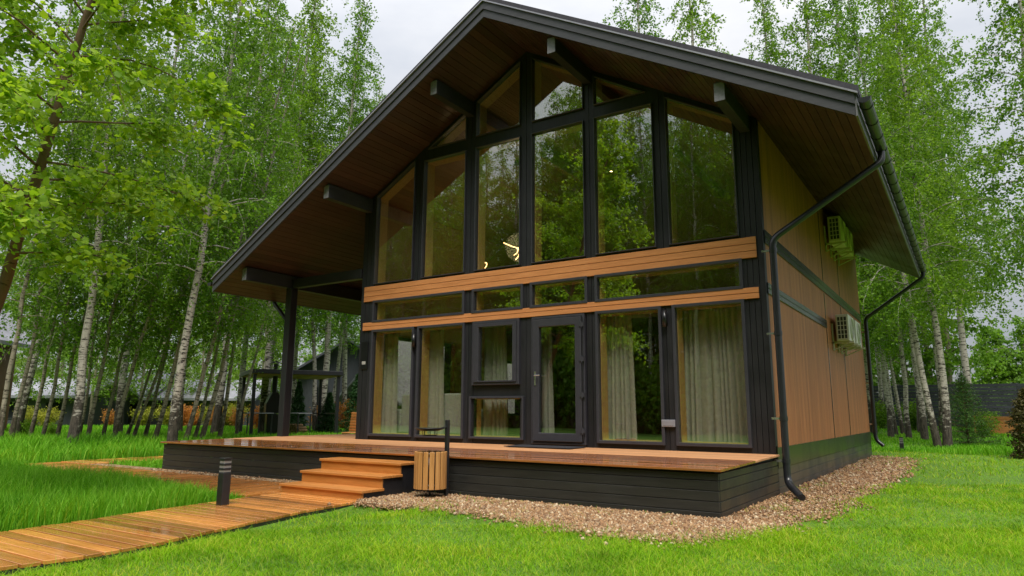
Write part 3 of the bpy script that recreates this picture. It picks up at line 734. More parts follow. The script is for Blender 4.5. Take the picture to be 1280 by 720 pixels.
def condenser(y0, z0, lb, proto=[None]):
    w = empty('air_conditioner', lb, 'air conditioner', (4.206, y0, z0), 0, 'outdoor air conditioner units on the side wall')
    if proto[0] is None:
        pass
    b = MB(); b.box(.09, .35, 0, .82, .03, .60); bo = b.build('casing', M['acwhite'], w, .015, 2)
    b = MB(); b.box(.125, .315, -.006, -.001, .075, .55); gb = b.build('side_grille', M['acdark'], w)
    b = MB()
    for k in range(4): x = .125 + k * .19 / 3; b.box(x - .007, x + .007, -.016, -.007, .068, .557)
    for k in range(6): z = .075 + k * .475 / 5; b.box(.12, .32, -.0155, -.0072, z - .006, z + .006)
    b.build('bars', M['acwhite'], gb)
    b = MB(); n = 28; cy, cz = .41, .315
    for r0, r1, xx in ((.235, .262, .36),):
        pts = [(xx, cy + r0 * math.cos(2 * PI * k / n), cz + r0 * math.sin(2 * PI * k / n)) for k in range(n + 1)]; b.tube(pts, .013, 6, False)
    for r0 in (.19, .14, .09, .045):
        b.tube([(.357, cy + r0 * math.cos(2 * PI * k / n), cz + r0 * math.sin(2 * PI * k / n)) for k in range(n + 1)], .004, 4, False)
    for k in range(8):
        a = PI * k / 8; b.tube([(.355, cy + .235 * math.cos(a), cz + .235 * math.sin(a)), (.355, cy - .235 * math.cos(a), cz - .235 * math.sin(a))], .004, 4)
    fg = b.build('fan_guard', M['acwhite'], w)
    b = MB(); b.add([(.352, cy + .235 * math.cos(2 * PI * k / n), cz + .235 * math.sin(2 * PI * k / n)) for k in range(n)] + [(.348, cy + .235 * math.cos(2 * PI * k / n), cz + .235 * math.sin(2 * PI * k / n)) for k in range(n)],
        [tuple(range(n)), tuple(reversed(range(n, 2 * n)))] + [(k, k + n, (k + 1) % n + n, (k + 1) % n) for k in range(n)]); b.build('fan_opening', M['acdark'], w)
    for yy in (.06, .72):
        b = MB(); b.box(.0, .42, yy, yy + .04, -.012, .028); b.box(0, .03, yy, yy + .04, -.16, .42); b.bar((.015, yy + .02, -.15), (.33, yy + .02, -.02), .02, .02); b.build('bracket', M['bracket'], w)
condenser(5.62, 2.60, 'white air conditioner unit nearer the front, low on the side wall')
condenser(6.72, 2.60, 'white air conditioner unit nearer the rear pipe, low on the side wall')
condenser(5.62, 4.78, 'air conditioner unit under the eave, nearer the diagonal pipe')
condenser(6.72, 4.78, 'air conditioner unit high under the eave, hidden deeper towards the back')

# litter bin with ashtray lid
B = empty('litter_bin', 'round slatted wooden litter bin with black ashtray lid beside the steps', 'litter bin', (.47, -3.15, -.02))
for k in range(16):
    a = 2 * PI * k / 16; m_ = Matrix.Translation((.205 * math.cos(a), .205 * math.sin(a), .355)) @ Matrix.Rotation(a, 4, 'Z')
    s_ = MB(); s_.boxm((.02, .066, .48), m_); s_.build('slat', M['slat'], B, .004)
for z in (.15, .55):
    s_ = MB(); s_.lathe([(.186, z), (.194, z), (.194, z + .03), (.186, z + .03), (.186, z)], n=28); s_.build('hoop', M['steel'], B)
s_ = MB(); s_.lathe([(0, .13), (.178, .13), (.178, .57), (.174, .57), (.174, .135), (0, .135)], n=28); s_.build('liner', M['steel'], B)
s_ = MB(); s_.lathe([(0, .105), (.19, .105), (.19, .125), (0, .125)], n=20); s_.tube([(0, 0, -.02), (0, 0, .12)], .014, 8); s_.box(-.12, .12, -.04, .04, .0, .015); s_.build('foot', M['steel'], B)
s_ = MB(); s_.boxm((.05, .05, 1.04), Matrix.Translation((.135, .175, .49))); s_.build('post', M['steel'], B, .004)
s_ = MB(); s_.lathe([(0, .865), (.12, .865), (.205, .895), (.205, .903), (.12, .878), (0, .873)], (-.03, .0, 0), 28); s_.bar((.07, .06, .895), (.13, .165, .92), .04, .012); s_.build('lid', M['steel'], B)
s_ = MB(); s_.lathe([(0, .80), (.10, .80), (.10, .81), (0, .81)], (-.03, 0, 0), 20)
for k in range(8): a = 2 * PI * k / 8; s_.tube([(-.03 + .098 * math.cos(a), .098 * math.sin(a), .805), (-.03 + .098 * math.cos(a), .098 * math.sin(a), .87)], .004, 5)
s_.build('ashtray', M['steel'], B)

# bollard lamps
def bollard(x, y, z, h, lb, r=.055):
    w = empty('bollard_lamp', lb, 'bollard lamp', (x, y, z), 0, 'black bollard lamps in the grass')
    s_ = MB(); s_.box(-r, r, -r, r, 0, h - .17); s_.build('body', M['steel'], w, .01, 2)
    for k in range(3):
        zz = h - .165 + k * .055
        s_ = MB(); s_.box(-r * .93, r * .93, -r * .93, r * .93, zz + .018, zz + .05); s_.build('fin', M['steel'], w, .006)
    s_ = MB(); s_.box(-r * .86, r * .86, -r * .86, r * .86, h - .168, h - .004); s_.build('lens', M['lens'], w)
    s_ = MB(); s_.box(-r, r, -r, r, h - .012, h); s_.build('cap', M['steel'], w, .003)
bollard(-1.1, -5.15, -.03, .56, 'black square bollard lamp at the boardwalk edge before the steps')
bollard(4.72, 13.6, ghf(4.72, 13.6), .42, 'short black bollard lamp in grass below the right hand birches')

# ---------------------------------------------------------------- trees
def sph(n, r):
    v = r.normal(size=(n, 3)); return v / np.linalg.norm(v, axis=1, keepdims=True)
def leaf_quads(pos, size, r, asp=.62, droop=.5, shape='diamond'):
    n = len(pos); d = sph(n, r); d[:, 2] -= droop; d /= np.linalg.norm(d, axis=1, keepdims=True)
    u = sph(n, r); s = np.cross(d, u); s /= np.linalg.norm(s, axis=1, keepdims=True) + 1e-9
    ln = size * r.uniform(.65, 1.25, (n, 1))
    nr = np.cross(d, s)
    a = pos; m = pos + d * ln * .45; t = pos + d * ln
    V = np.stack([a, m + s * ln * asp * .5 + nr * ln * .08, t, m - s * ln * asp * .5 + nr * ln * .08], 1)
    Q = (np.arange(n) * 4)[:, None] + np.array([0, 1, 2, 3]); return V.reshape(-1, 3), Q
def curve_pts(p, d0, L_, n, up, r, wob=.08):
    pts = [np.array(p, float)]; d = np.array(d0, float)
    for i in range(n):
        d = d + np.array([0, 0, up]) / n + r.normal(0, wob, 3); d /= np.linalg.norm(d); pts.append(pts[-1] + d * L_ / n)
    return np.array(pts)
def gen_tree(seed, Ht, R0, cs, spread, nbr, ntw, nlf, lsize, weep=1., elev=(.5, 1.1), bend=.12, shape=.8, tw=(.5, 1.3), sag=-1.1, rounded=False):
    """trunk mesh + leaves; returns (MB of wood, leaf V, leaf Q)"""
    r = np.random.default_rng(seed); mb = MB()
    nT = 14; zz = np.linspace(0, Ht, nT); wx = np.cumsum(r.normal(0, bend, nT)) * .5; wy = np.cumsum(r.normal(0, bend, nT)) * .5; wx[0] = wy[0] = 0
    tp = np.stack([wx, wy, zz], -1); rad = R0 * (1 - zz / Ht) ** .75 + .012; rad[0] *= 1.3
    tp0 = tp.copy(); tp0[0, 2] = -.25; mb.tube([tuple(q) for q in tp0], list(rad), 9)
    tpos = []
    for b in range(nbr):
        f = cs + (1 - cs) * (b + r.uniform(0, 1)) / nbr; f = min(f, .985); z = f * Ht
        p = np.array([np.interp(z, zz, wx), np.interp(z, zz, wy), z]); az = b * 2.4 + r.uniform(-.5, .5)
        u = (f - cs) / (1 - cs); L_ = spread * (max(.12, (1 - u)) ** shape) * (.55 + .45 * min(1, u / .15)) * r.uniform(.7, 1.2)
        e = elev[0] + (elev[1] - elev[0]) * u + r.uniform(-.15, .15)
        d = np.array([math.cos(az) * math.cos(e), math.sin(az) * math.cos(e), math.sin(e)])
        pts = curve_pts(p, d, L_, 6, sag * (.5 + .5 * (1 - u)), r)
        rb = min(.35 * np.interp(z, zz, rad), .02 + .012 * L_); mb.tube([tuple(q) for q in pts], list(np.linspace(rb, .005, 7)), 4, False)
        k = max(3, int(ntw * L_ / spread))
        for q in range(k):
            s = r.uniform(.18, 1); x = s * 6; i = min(5, int(x)); pp = pts[i] + (pts[i + 1] - pts[i]) * (x - i)
            dd = sph(1, r)[0]; dd[2] = dd[2] * .5 - .3 * weep; dd += .5 * d * np.array([1, 1, 0])
            tL = r.uniform(*tw) * (.6 + .4 * L_ / spread); tpos.append((pp, dd / np.linalg.norm(dd), tL))
    tP = np.array([t_[0] for t_ in tpos]); tD = np.array([t_[1] for t_ in tpos]); tL = np.array([t_[2] for t_ in tpos])
    nt_ = len(tP); s = r.uniform(.05, 1, (nt_, nlf)); 
    pos = tP[:, None] + tD[:, None] * (s * tL[:, None])[..., None]; pos[..., 2] -= weep * .55 * s ** 2 * tL[:, None]
    pos = pos.reshape(-1, 3) + r.normal(0, .055, (nt_ * nlf, 3))
    for i in range(0, nt_, 3):
        q = [tP[i] + tD[i] * k_ * tL[i] - np.array([0, 0, weep * .55 * k_ ** 2 * tL[i]]) for k_ in (0, .5, 1)]; mb.tube([tuple(x) for x in q], [.006, .004, .002], 3, False)
    V, Q = (leaf_round if rounded else leaf_quads)(pos, lsize, r, .66, .35); return mb, V, Q
def leaf_round(pos, size, r, asp, droop):
    n = len(pos); d = sph(n, r); d[:, 2] -= droop; d /= np.linalg.norm(d, axis=1, keepdims=True)
    s = np.cross(d, sph(n, r) * .6 + np.array([0, 0, 1.])); s /= np.linalg.norm(s, axis=1, keepdims=True) + 1e-9; nr = np.cross(d, s); ln = size * r.uniform(.65, 1.2, (n, 1))
    f = nr * ln * .10; w = s * ln * .40; P_ = [pos, pos + d * ln * .18 + w * .85 + f, pos + d * ln * .62 + w + f * .8, pos + d * ln, pos + d * ln * .62 - w + f * .8, pos + d * ln * .18 - w * .85 + f]
    V = np.stack(P_, 1); b = (np.arange(n) * 6)[:, None]; return V.reshape(-1, 3), np.concatenate([b + np.array([0, 1, 2, 3]), b + np.array([0, 3, 4, 5])])
def tree(name, args, barkm, leafm, label, cat, group=None):
    mb, V, Q = gen_tree(*args[0], **args[1]); root = empty(name, label, cat, group=group)
    mb.build('trunk', barkm, root); np_obj('crown', V, Q, None, leafm, root); return root
USED = set()
def place(proto, x, y, label, sc=1., lean=(0, 0), rz=None, group=None, sx=1., dz=0.):
    o = proto if id(proto) not in USED else copy_tree(proto)
    USED.add(id(proto))
    o.location = (x, y, ghf(x, y) + dz); rz = random.uniform(0, 6.28) if rz is None else rz
    m_ = Matrix.Identity(3)
    if lean[0] or lean[1]:
        v = Vector((lean[0], lean[1], 1)).normalized(); m_ = Vector((0, 0, 1)).rotation_difference(v).to_matrix()
    o.rotation_euler = (m_ @ Matrix.Rotation(rz, 3, 'Z')).to_euler(); o.scale = (sc * sx, sc * sx, sc)
    tag(o, label, 'tree', group); return o
T1 = [tree('birch_tree', ((21 + k, 16.5, .105, .27, 2.9, 58, 23, 33, .095), dict(weep=1.2, bend=.07)), M['birch'], M['leaf'], 'x', 'tree') for k in range(3)]
T2 = [tree('young_birch_tree', ((41 + k, 12.5, .050, .26, 1.7, 40, 12, 24, .092), dict(weep=1.1, bend=.09)), M['birchg'], M['leafd'] if k % 2 else M['leaf'], 'x', 'tree') for k in range(3)]
T3 = [tree('slim_birch_tree', ((61 + k, 17, .095, .28, 2.6, 54, 21, 32, .095), dict(weep=1.3, bend=.07)), M['birch'], M['leafd'], 'x', 'tree') for k in range(2)]

# house axes: camera looks 33.5 deg left of +Y
CAM = Vector((6.5681, -10.4112, 1.1006)); FW = Vector((-.5433, .8204, .1781)); RT = Vector((.8343, .5513, .0053)); UP = Vector((.0938, -.1515, .9840)); FPX = 855.93
def at_px(px, py, z):
    d = FW * FPX + RT * (px - 640) - UP * (py - 360); t = (z - CAM.z) / d.z; return CAM + d * t
def at_dist(px, dist):
    d = FW * FPX + RT * (px - 640) - UP * 160; d.z = 0; d.normalize(); return CAM + d * dist
def leanv(px, k):
    """lean k to the right as seen from the camera"""
    return (RT.x * k, RT.y * k)
GL = 'birches of the grove left of the house'
p = at_dist(93, 21.5); place(T1[0], p.x, p.y, 'thick birch with white bark and black rugged foot, upright in the left grove', 1., leanv(0, .0), 1., GL)
p = at_dist(219, 21.); place(T1[1], p.x, p.y, 'thick pale birch leaning right just left of the terrace corner', 1.02, leanv(0, .06), 2., GL)
thin = [(5, 22, .08, 1), (18, 23, .14, .95), (40, 25, .12, .9), (55, 24, .10, .85), (74, 25, .16, .9), (101, 27, .10, .8), (113, 24, .16, .95), (131, 25, .22, .85),
        (145, 24, .24, 1.), (160, 27, .42, .8), (169, 25, .45, .85), (183, 26, .30, .95), (195, 24, .26, 1.1), (234, 23, .30, 1.1), (245, 25, .33, .9), (253, 24, .28, 1.15), (276, 26, .16, 1.1),
        (297, 28, .28, .9)]
for i, (px, d_, ln, sc) in enumerate(thin):
    p = at_dist(px, d_); place(T2[i % 3], p.x, p.y, 'thin young birch with dark trunk leaning right in the crowded grove left of the terrace', sc, leanv(0, ln * .6), None, 'thin young birches in the grove')
for i, (px, d_, ln, sc, lb) in enumerate(((395, 33, -.06, .95, 'birch with white trunk just behind the gazebo roof, right of its middle'), (330, 34, .05, 1., 'birch with pale trunk behind the left half of the gazebo'),
        (412, 37, .10, 1., 'slanting white birch between the gazebo and the grey neighbour house'), (430, 37, -.03, 1.28, 'tall birch behind the house corner above the grey neighbour house'),
        (300, 35, .02, 1.3, 'tall birch rising above the roof eave left of the black porch post'), (462, 40, 0, 1.22, 'tall birch whose crown ends against the pale sky left of the gable'),
        (365, 38, .0, 1.4, 'tall dense birch hanging over the gazebo behind the porch post'))):
    p = at_dist(px, d_); place(T3[i % 2], p.x, p.y, lb, sc, leanv(0, ln), None, GL)
for i, (px, d_, lb) in enumerate(((20, 29, 'tall birch crown at the left picture edge behind the reddish tree'), (150, 33, 'tall birch filling the canopy between the two thick birches'), (270, 31, 'tall birch whose drooping crown hangs beside the roof edge'), (225, 33, 'tall birch far back in the grove above the long low houses'), (330, 31, 'tall full birch standing behind the eave just left of the porch'), (400, 33, 'tall full birch whose top shows over the left roof slope'))):
    p = at_dist(px, d_); place(T1[i % 3], p.x, p.y, lb, 1.32, leanv(0, .05), None, GL)
T4 = tree('leafy_birch_tree', ((81, 12, .08, .17, 2.7, 46, 20, 30, .12), dict(weep=1.1, bend=.07)), M['birchg'], M['leaffar'], 'x', 'tree')
for i, px in enumerate((28, 112, 175, 250, 325, 425)):
    p = at_dist(px, 46 + (i * 37 % 7)); place(T4, p.x, p.y, 'pale green leafy birch beyond the thin trunks, foliage hanging low before the far houses', .85 + .06 * (i % 5), (0, 0), i * 1.3, 'leafy birches behind the grove')
# reddish tree near the camera on the left
mbf, V, Q = gen_tree(91, 9.2, .075, .34, 2.8, 38, 30, 28, .09, rounded=True, weep=.3, elev=(.22, .9), bend=.10, shape=.6, tw=(.35, .95), sag=-.35)
FT = empty('aspen_tree', 'slanting tree with reddish bark and big bright leaves at the left edge', 'tree')
mbf.build('trunk', M['aspen'], FT); np_obj('crown', V, Q, None, M['leafy'], FT); USED.add(id(FT))
place_f = (-4.25, -7.05); FT.location = (*place_f, ghf(*place_f)); v = Vector((.36, .02, 1)).normalized()
FT.rotation_euler = (Vector((0, 0, 1)).rotation_difference(v).to_matrix() @ Matrix.Rotation(.6, 3, 'Z')).to_euler(); tag(FT, cat='tree')
# right-hand birches
GR = 'white birches on the lawn right of the house'
right = [(1111, 33, -.05, .95, 0, 'stout white birch first right of the house wall, leaning left'), (1118, 35, -.10, .85, 1, 'slim birch pressed close behind the stout one right of the wall'),
         (1134, 32, .02, .85, 0, 'white birch in the middle of the row between two pairs'), (1127, 36, -.12, .8, 1, 'thin birch slanting left behind the middle birch of the row'),
         (1153, 31, -.03, 1., 2, 'white birch left of the leaning one, at the back of the rightmost clump'), (1169, 26, -.17, .95, 0, 'white birch leaning left across its straight neighbour in the rightmost clump'),
         (1180, 26, -.02, 1.0, 1, 'straight thick white birch standing rightmost in the clump'), (1103, 40, 0, 1.1, 2, 'tall birch behind the rear downpipe')]
for i, (px, d_, ln, sc, k, lb) in enumerate(right):
    p = at_dist(px, d_); place(T1[k] if i % 2 == 0 else T3[k % 2], p.x, p.y, lb, sc, leanv(0, ln * .6), i * 1.7, GR)
for i, (px, d_, sc, lb) in enumerate(((815, 33, 1.5, 'birch whose narrow top shows alone above the middle of the right roof slope'), (880, 33, 1.47, 'birch whose drooping top stands above the roof between two sky gaps'), (985, 34, 1.36, 'tall birch over the lower right roof slope beside the sky gap'),
        (1045, 34, 1.45, 'tall birch crown above the right end of the roof'), (1090, 36, 1.45, 'tall birch crown just right of the gutter corner'), (1216, 44, 1.6, 'tall birch crown far back above the spruce, right of the white clump'), (1350, 33, 1.45, 'birch with a broad crown filling the top right corner'), (1420, 25, 1.15, 'birch branches hanging in from the right picture edge'), (1176, 37, 1.4, 'tall birch crown behind the rightmost white clump'), (1150, 37, 1.45, 'tall birch crown behind the middle of the white row'))):
    p = at_dist(px, d_); place(T1[i % 3] if i % 2 else T3[i % 2], p.x, p.y, lb, sc, (0, 0), i * 2.1, 'birches behind the house')

# conifers and shrubs
def conifer(name, seed, Ht, R, n, size, mat, label, shape=1., loc=(0, 0), flat=.25, cat='conifer', group=None):
    r = np.random.default_rng(seed); root = empty(name, label, cat, (loc[0], loc[1], ghf(*loc)), 0, group)
    mb = MB(); mb.tube([(0, 0, -.1), (0, 0, Ht * .5), (0, 0, Ht)], [.05, .03, .006], 7)
    t_ = 1 - np.sqrt(r.uniform(0, 1, n)) if shape == 1 else r.uniform(0, 1, n)
    rr = R * ((1 - t_) ** shape if shape != .35 else np.minimum(1, (1 - t_) / .45) ** .7) * np.sqrt(r.uniform(.15, 1, n)) * (1 + .18 * np.sin(t_ * 40)); a = r.uniform(0, 6.28, n)
    pos = np.stack([rr * np.cos(a), rr * np.sin(a), .06 + t_ * Ht * .97 - rr * flat], -1)
    V, Q = leaf_quads(pos, size, r, .35, .0); mb.build('trunk', M['aspen'], root); np_obj('crown', V, Q, None, mat, root); return root
p = at_dist(1207, 27); SPL = (p.x, p.y)
def spruce(loc, Ht, R, label):
    r = np.random.default_rng(5); root = empty('spruce_tree', label, 'conifer', (loc[0], loc[1], ghf(*loc))); mb = MB(); mb.tube([(0, 0, -.1), (0, 0, Ht)], [.045, .006], 7); P_ = []
    nl = 15
    for k in range(nl):
        u = k / (nl - 1); z = .12 + u * Ht * .86; Lb = R * (1 - u) ** .8 + .05
        for b in range(9):
            az = b * .7 + k * 1.1 + r.uniform(-.25, .25); e = -.05 + .65 * u; pts = curve_pts((0, 0, z), (math.cos(az), math.sin(az), e), Lb * r.uniform(.75, 1.1), 4, .15, r, .05)
            mb.tube([tuple(q) for q in pts], [.008, .007, .006, .004, .002], 3, False)
            for q in range(int(70 * Lb) + 10):
                s = r.uniform(.1, 1) * 4; i = min(3, int(s)); c = pts[i] + (pts[i + 1] - pts[i]) * (s - i); P_.append(c + r.normal(0, .045, 3))
    V, Q = leaf_quads(np.array(P_), .085, r, .22, .1); mb.build('trunk', M['aspen'], root); np_obj('crown', V, Q, None, M['needle'], root)
spruce(SPL, 2.5, .95, 'young green spruce standing alone on the right lawn before the fence')
p = at_dist(1284, 22.5); conifer('thuja_bush', 3, 1.75, .42, 6000, .09, M['thujab'], 'rounded bronze green thuja cut by the right picture edge', .35, (p.x, p.y), .1)
for px, d_, h_, r_, lb in ((372, 34, 2.3, .5, 'slim dark thuja column behind the gazebo, just right of the porch post'), (411, 31, 1.7, .5, 'low pointed dark thuja in front of the grey house, right of the gazebo'), (446, 30, 2.5, .75, 'tall pointed dark thuja beside the house corner above the lounger')):
    p = at_dist(px, d_); conifer('thuja_tree', int(px), h_, r_, 5000, .11, M['thuja'], lb, .8, (p.x, p.y), .05, 'conifer', 'dark thujas by the gazebo')
def shrub_proto(name, seed, mat):
    r = np.random.default_rng(seed); root = empty(name, 'x', 'shrub'); mb = MB(); P_ = []
    for k in range(14):
        az = r.uniform(0, 6.28); e = r.uniform(.9, 1.5); pts = curve_pts((0, 0, -.05), (math.cos(az) * math.cos(e), math.sin(az) * math.cos(e), math.sin(e)), r.uniform(.9, 1.5), 5, .1, r, .1); mb.tube([tuple(q) for q in pts], [.015, .013, .01, .008, .005, .003], 4, False)
        for q in range(150):
            s = r.uniform(.25, 1) * 5; i = min(4, int(s)); P_.append(pts[i] + (pts[i + 1] - pts[i]) * (s - i) + r.normal(0, .12, 3))
    V, Q = leaf_quads(np.array(P_), .1, r, .6, .2); mb.build('stems', M['aspen'], root); np_obj('leaves', V, Q, None, mat, root); return root
SHO = shrub_proto('orange_shrub', 1, M['orange']); SHY = shrub_proto('yellow_shrub', 2, M['ygreen']); SHG = shrub_proto('green_shrub', 3, M['leaf'])
def shrub(pr, px, d_, sc, label, group):
    o = place(pr, *at_dist(px, d_).xy, label, sc * .8, group=group); o['category'] = 'shrub'
LO = 'rounded orange shrub in the hedge seen between the grove trunks'; LY = 'yellow green shrub in the hedge seen between the grove trunks'
for px, d_, sc in ((139, 44, .9), (232, 43, 1.2), (244, 44, 1.1), (272, 42, 1.1), (298, 42, 1.)): shrub(SHO, px, d_, sc, LO, 'orange shrubs in the far hedge')
for px, d_, sc in ((40, 44, 1.1), (180, 45, 1.1), (212, 44, 1.2), (262, 43, 1.3), (283, 43, 1.25), (290, 44, 1.3), (60, 43, 1.)): shrub(SHY, px, d_, sc, LY, 'yellow shrubs in the far hedge')
for px, sc, lb in ((327, 1.1, 'orange shrub visible under the left side of the gazebo roof'), (398, 1.15, 'orange shrub between gazebo post and grey house wall, nearer the post'), (430, 1.4, 'orange shrub right of the gazebo beside the pointed thuja')): shrub(SHO, px, 36, sc, lb, 'orange shrubs by the gazebo')
for px, d_, sc, lb in ((1225, 34, 1., 'green shrub behind the spruce before the fence slats'), (1142, 38, 1.3, 'green bush behind the birch row before the fence, right'), (1100, 40, 1.3, 'green bush before the fence nearest the house wall'), (1236, 41, .8, 'low green shrub between the spruce and the orange planter'), (35, 29, .6, 'low green undergrowth bush left among the thin trunks at the picture edge'), (66, 28, .5, 'small green undergrowth bush left of the thick upright birch foot')): shrub(SHG, px, d_, sc, lb, 'low green shrubs')

# gazebo with grill, tables, lounger
ga = at_dist(360, 30); GR_ = math.radians(61.3); gzz = ghf(ga.x, ga.y)
G = empty('gazebo', 'small flat roofed black gazebo with wooden ceiling left behind the terrace', 'gazebo', (ga.x, ga.y, gzz), GR_ - PI / 2 + PI)
s_ = MB(); s_.box(-1.75, 1.75, -1.75, 1.75, 2.38, 2.55); s_.build('roof', M['steel'], G, .01)
s_ = MB()
for k in range(24): s_.box(-1.68, 1.68, -1.68 + k * .14, -1.68 + k * .14 + .134, 2.355, 2.378)
s_.build('ceiling', M['gazwood'], G)
for x in (-1.6, 1.6):
    for y in (-1.6, 1.6): s_ = MB(); s_.box(x - .06, x + .06, y - .06, y + .06, -.1, 2.36); s_.build('post', M['steel'], G)
s_ = MB()
for y in (-1.6,): s_.box(-1.54, 1.54, y - .02, y + .02, .85, .9)
s_.box(1.58, 1.62, -1.54, 1.54, .85, .9); s_.build('rail', M['steel'], G)
def gloc(x, y, z=0): 
    a = GR_ - PI / 2 + PI; return (ga.x + x * math.cos(a) - y * math.sin(a), ga.y + x * math.sin(a) + y * math.cos(a), gzz + z)
BQ = empty('barbecue', 'black steel barbecue oven with chimney through the gazebo roof', 'barbecue', (*at_dist(341, 29.6).xy, gzz), GR_)
s_ = MB(); s_.box(-.26, .26, -.26, .26, .0, .85); s_.build('base', M['black'], BQ, .01)
s_ = MB(); s_.prism_xz([(-.32, .86), (.32, .86), (.32, 1.25), (.11, 1.7), (-.11, 1.7), (-.32, 1.25)], -.3, .3); s_.build('hood', M['black'], BQ, .01)
s_ = MB(); s_.tube([(0, 0, 1.69), (0, 0, 2.85)], .1, 14); s_.lathe([(.0, 2.98), (.2, 2.9), (.2, 2.88), (0, 2.9)], n=14); s_.build('chimney', M['black'], BQ)
for px, d_, lb in ((325, 29, 'narrow metal worktop table left of the barbecue in the gazebo'), (373, 29, 'narrow metal worktop table right of the porch post in the gazebo')):
    w = empty('worktop_table', lb, 'table', (*at_dist(px, d_).xy, gzz), GR_ - PI / 2 + .3, 'worktops in the gazebo')
    s_ = MB(); s_.box(-.55, .55, -.3, .3, .86, .9); s_.build('tabletop', M['grey'], w, .005)
    for x in (-.5, .5):
        for y in (-.26, .26): s_ = MB(); s_.box(x - .02, x + .02, y - .02, y + .02, 0, .86); s_.build('leg', M['steel'], w)
w = at_dist(372, 29.6); mb = MB()
for k in range(22):
    i, j = k % 6, k // 6; mb.tube([(w.x - .4 + i * .14 + (j % 2) * .06, w.y - .2, gzz + .1 + j * .1), (w.x - .4 + i * .14 + (j % 2) * .06, w.y + .2, gzz + .1 + j * .1)], .055, 8)
tag(mb.build('firewood_pile', M['brick']), 'low pile of split firewood on the gazebo floor', 'firewood', kind='stuff')
p = at_dist(447, 25); LGa = empty('garden_lounger', 'slatted orange wooden lounger half hidden behind the house corner', 'lounger', (p.x, p.y, ghf(p.x, p.y)), .5)
s_ = MB()
for k in range(7): s_.bar((-.3, .05 + k * .035, .42 + k * .095), (.3, .05 + k * .035, .42 + k * .095), .02, .08, (0, -.35, 1))
s_.build('backrest', M['box'], LGa)
s_ = MB()
for k in range(7): s_.box(-.3, .3, -.75 + k * .11, -.75 + k * .11 + .09, .34, .365)
s_.build('seat', M['box'], LGa)
for x in (-.27, .27):
    s_ = MB(); s_.box(x - .025, x + .025, -.72, .02, .28, .338); s_.box(x - .025, x + .025, -.7, -.64, -.02, .28); s_.box(x - .025, x + .025, -.05, .02, -.02, .28); s_.build('frame', M['box'], LGa)

# neighbouring houses
def chalet(label, loc, rz, w, dp, hw, hr, wm, rm, wins, name='neighbour_house'):
    h_ = empty(name, label, 'house', (loc[0], loc[1], ghf(*loc[:2]) - .05), rz)
    s_ = MB(); s_.prism_xz([(-w / 2, 0), (w / 2, 0), (w / 2, hw), (0, hw + hr - .06), (-w / 2, hw)], 0, dp); s_.build('wall', wm, h_)
    s_ = MB(); k = hr / (w / 2); e = .5
    for sd in (1, -1):
        pp = [(0, hw + hr), (sd * (w / 2 + e), hw - k * e), (sd * (w / 2 + e), hw - k * e + .16), (0, hw + hr + .16)]
        if sd < 0: pp = [pp[0], pp[3], pp[2], pp[1]]
        s_.prism_xz(pp, -.7, dp + .5)
    s_.build('roof', rm, h_)
    for (x, z, ww, hh) in wins:
        s_ = MB(); s_.ring_xz(rect(x - ww / 2 - .07, x + ww / 2 + .07, z - .07, z + hh + .07), rect(x - ww / 2, x + ww / 2, z, z + hh), -.04, -.002); f_ = s_.build('window', M['upvc'], h_)
        s_ = MB(); s_.prism_xz(rect(x - ww / 2, x + ww / 2, z, z + hh), -.03, -.004); s_.build('pane', M['winblack'], f_)
    return h_
def longhouse(label, px, d_, w, hw, hr, dp, wm, rm, wins):
    p = at_dist(px, d_); a = math.atan2(RT.y, RT.x); h_ = empty('neighbour_house', label, 'house', (p.x, p.y, ghf(p.x, p.y) - .05), a)
    s_ = MB(); s_.box(-w / 2, w / 2, 0, dp, 0, hw); s_.build('wall', wm, h_)
    s_ = MB(); s_.add([(-w / 2 - .5, -.6, hw - .1), (w / 2 + .5, -.6, hw - .1), (w / 2 + .5, dp / 2, hw + hr), (-w / 2 - .5, dp / 2, hw + hr), (w / 2 + .5, dp + .6, hw - .1), (-w / 2 - .5, dp + .6, hw - .1),
                       (-w / 2 - .5, -.6, hw + .06), (w / 2 + .5, -.6, hw + .06), (w / 2 + .5, dp / 2, hw + hr + .16), (-w / 2 - .5, dp / 2, hw + hr + .16), (w / 2 + .5, dp + .6, hw + .06), (-w / 2 - .5, dp + .6, hw + .06)],
                      [(0, 3, 2, 1), (3, 5, 4, 2), (6, 7, 8, 9), (9, 8, 10, 11), (0, 1, 7, 6), (5, 11, 10, 4), (0, 6, 9, 3), (3, 9, 11, 5), (1, 2, 8, 7), (2, 4, 10, 8)]); s_.build('roof', rm, h_)
    for (x, z, ww, hh) in wins:
        s_ = MB(); s_.ring_xz(rect(x - ww / 2 - .07, x + ww / 2 + .07, z - .07, z + hh + .07), rect(x - ww / 2, x + ww / 2, z, z + hh), -.04, -.002); f_ = s_.build('window', M['upvc'], h_)
        s_ = MB(); s_.prism_xz(rect(x - ww / 2, x + ww / 2, z, z + hh), -.03, -.004); s_.build('pane', M['winblack'], f_)
longhouse('low dark house with pale grey roof far behind the left trunks', 45, 50, 5.5, 1.75, 1., 5, M['housegrey'], M['roofmetal'], [(-1.5, .5, .9, .9), (1, .5, .9, .9)])
longhouse('long dark house with bright pale roof behind the middle of the grove', 225, 52, 9.5, 1.75, 1.25, 5, M['housegrey'], M['roofmetal'], [(-3, .5, 1, .9), (0, .5, 1, .9), (3, .5, 1, .9)])
longhouse('dark house with steep brown roof behind the leaning trunks', 152, 54, 4, 2.0, 1.5, 5, M['housebrown'], M['roofdark'], [(0, .6, 1, .9)])
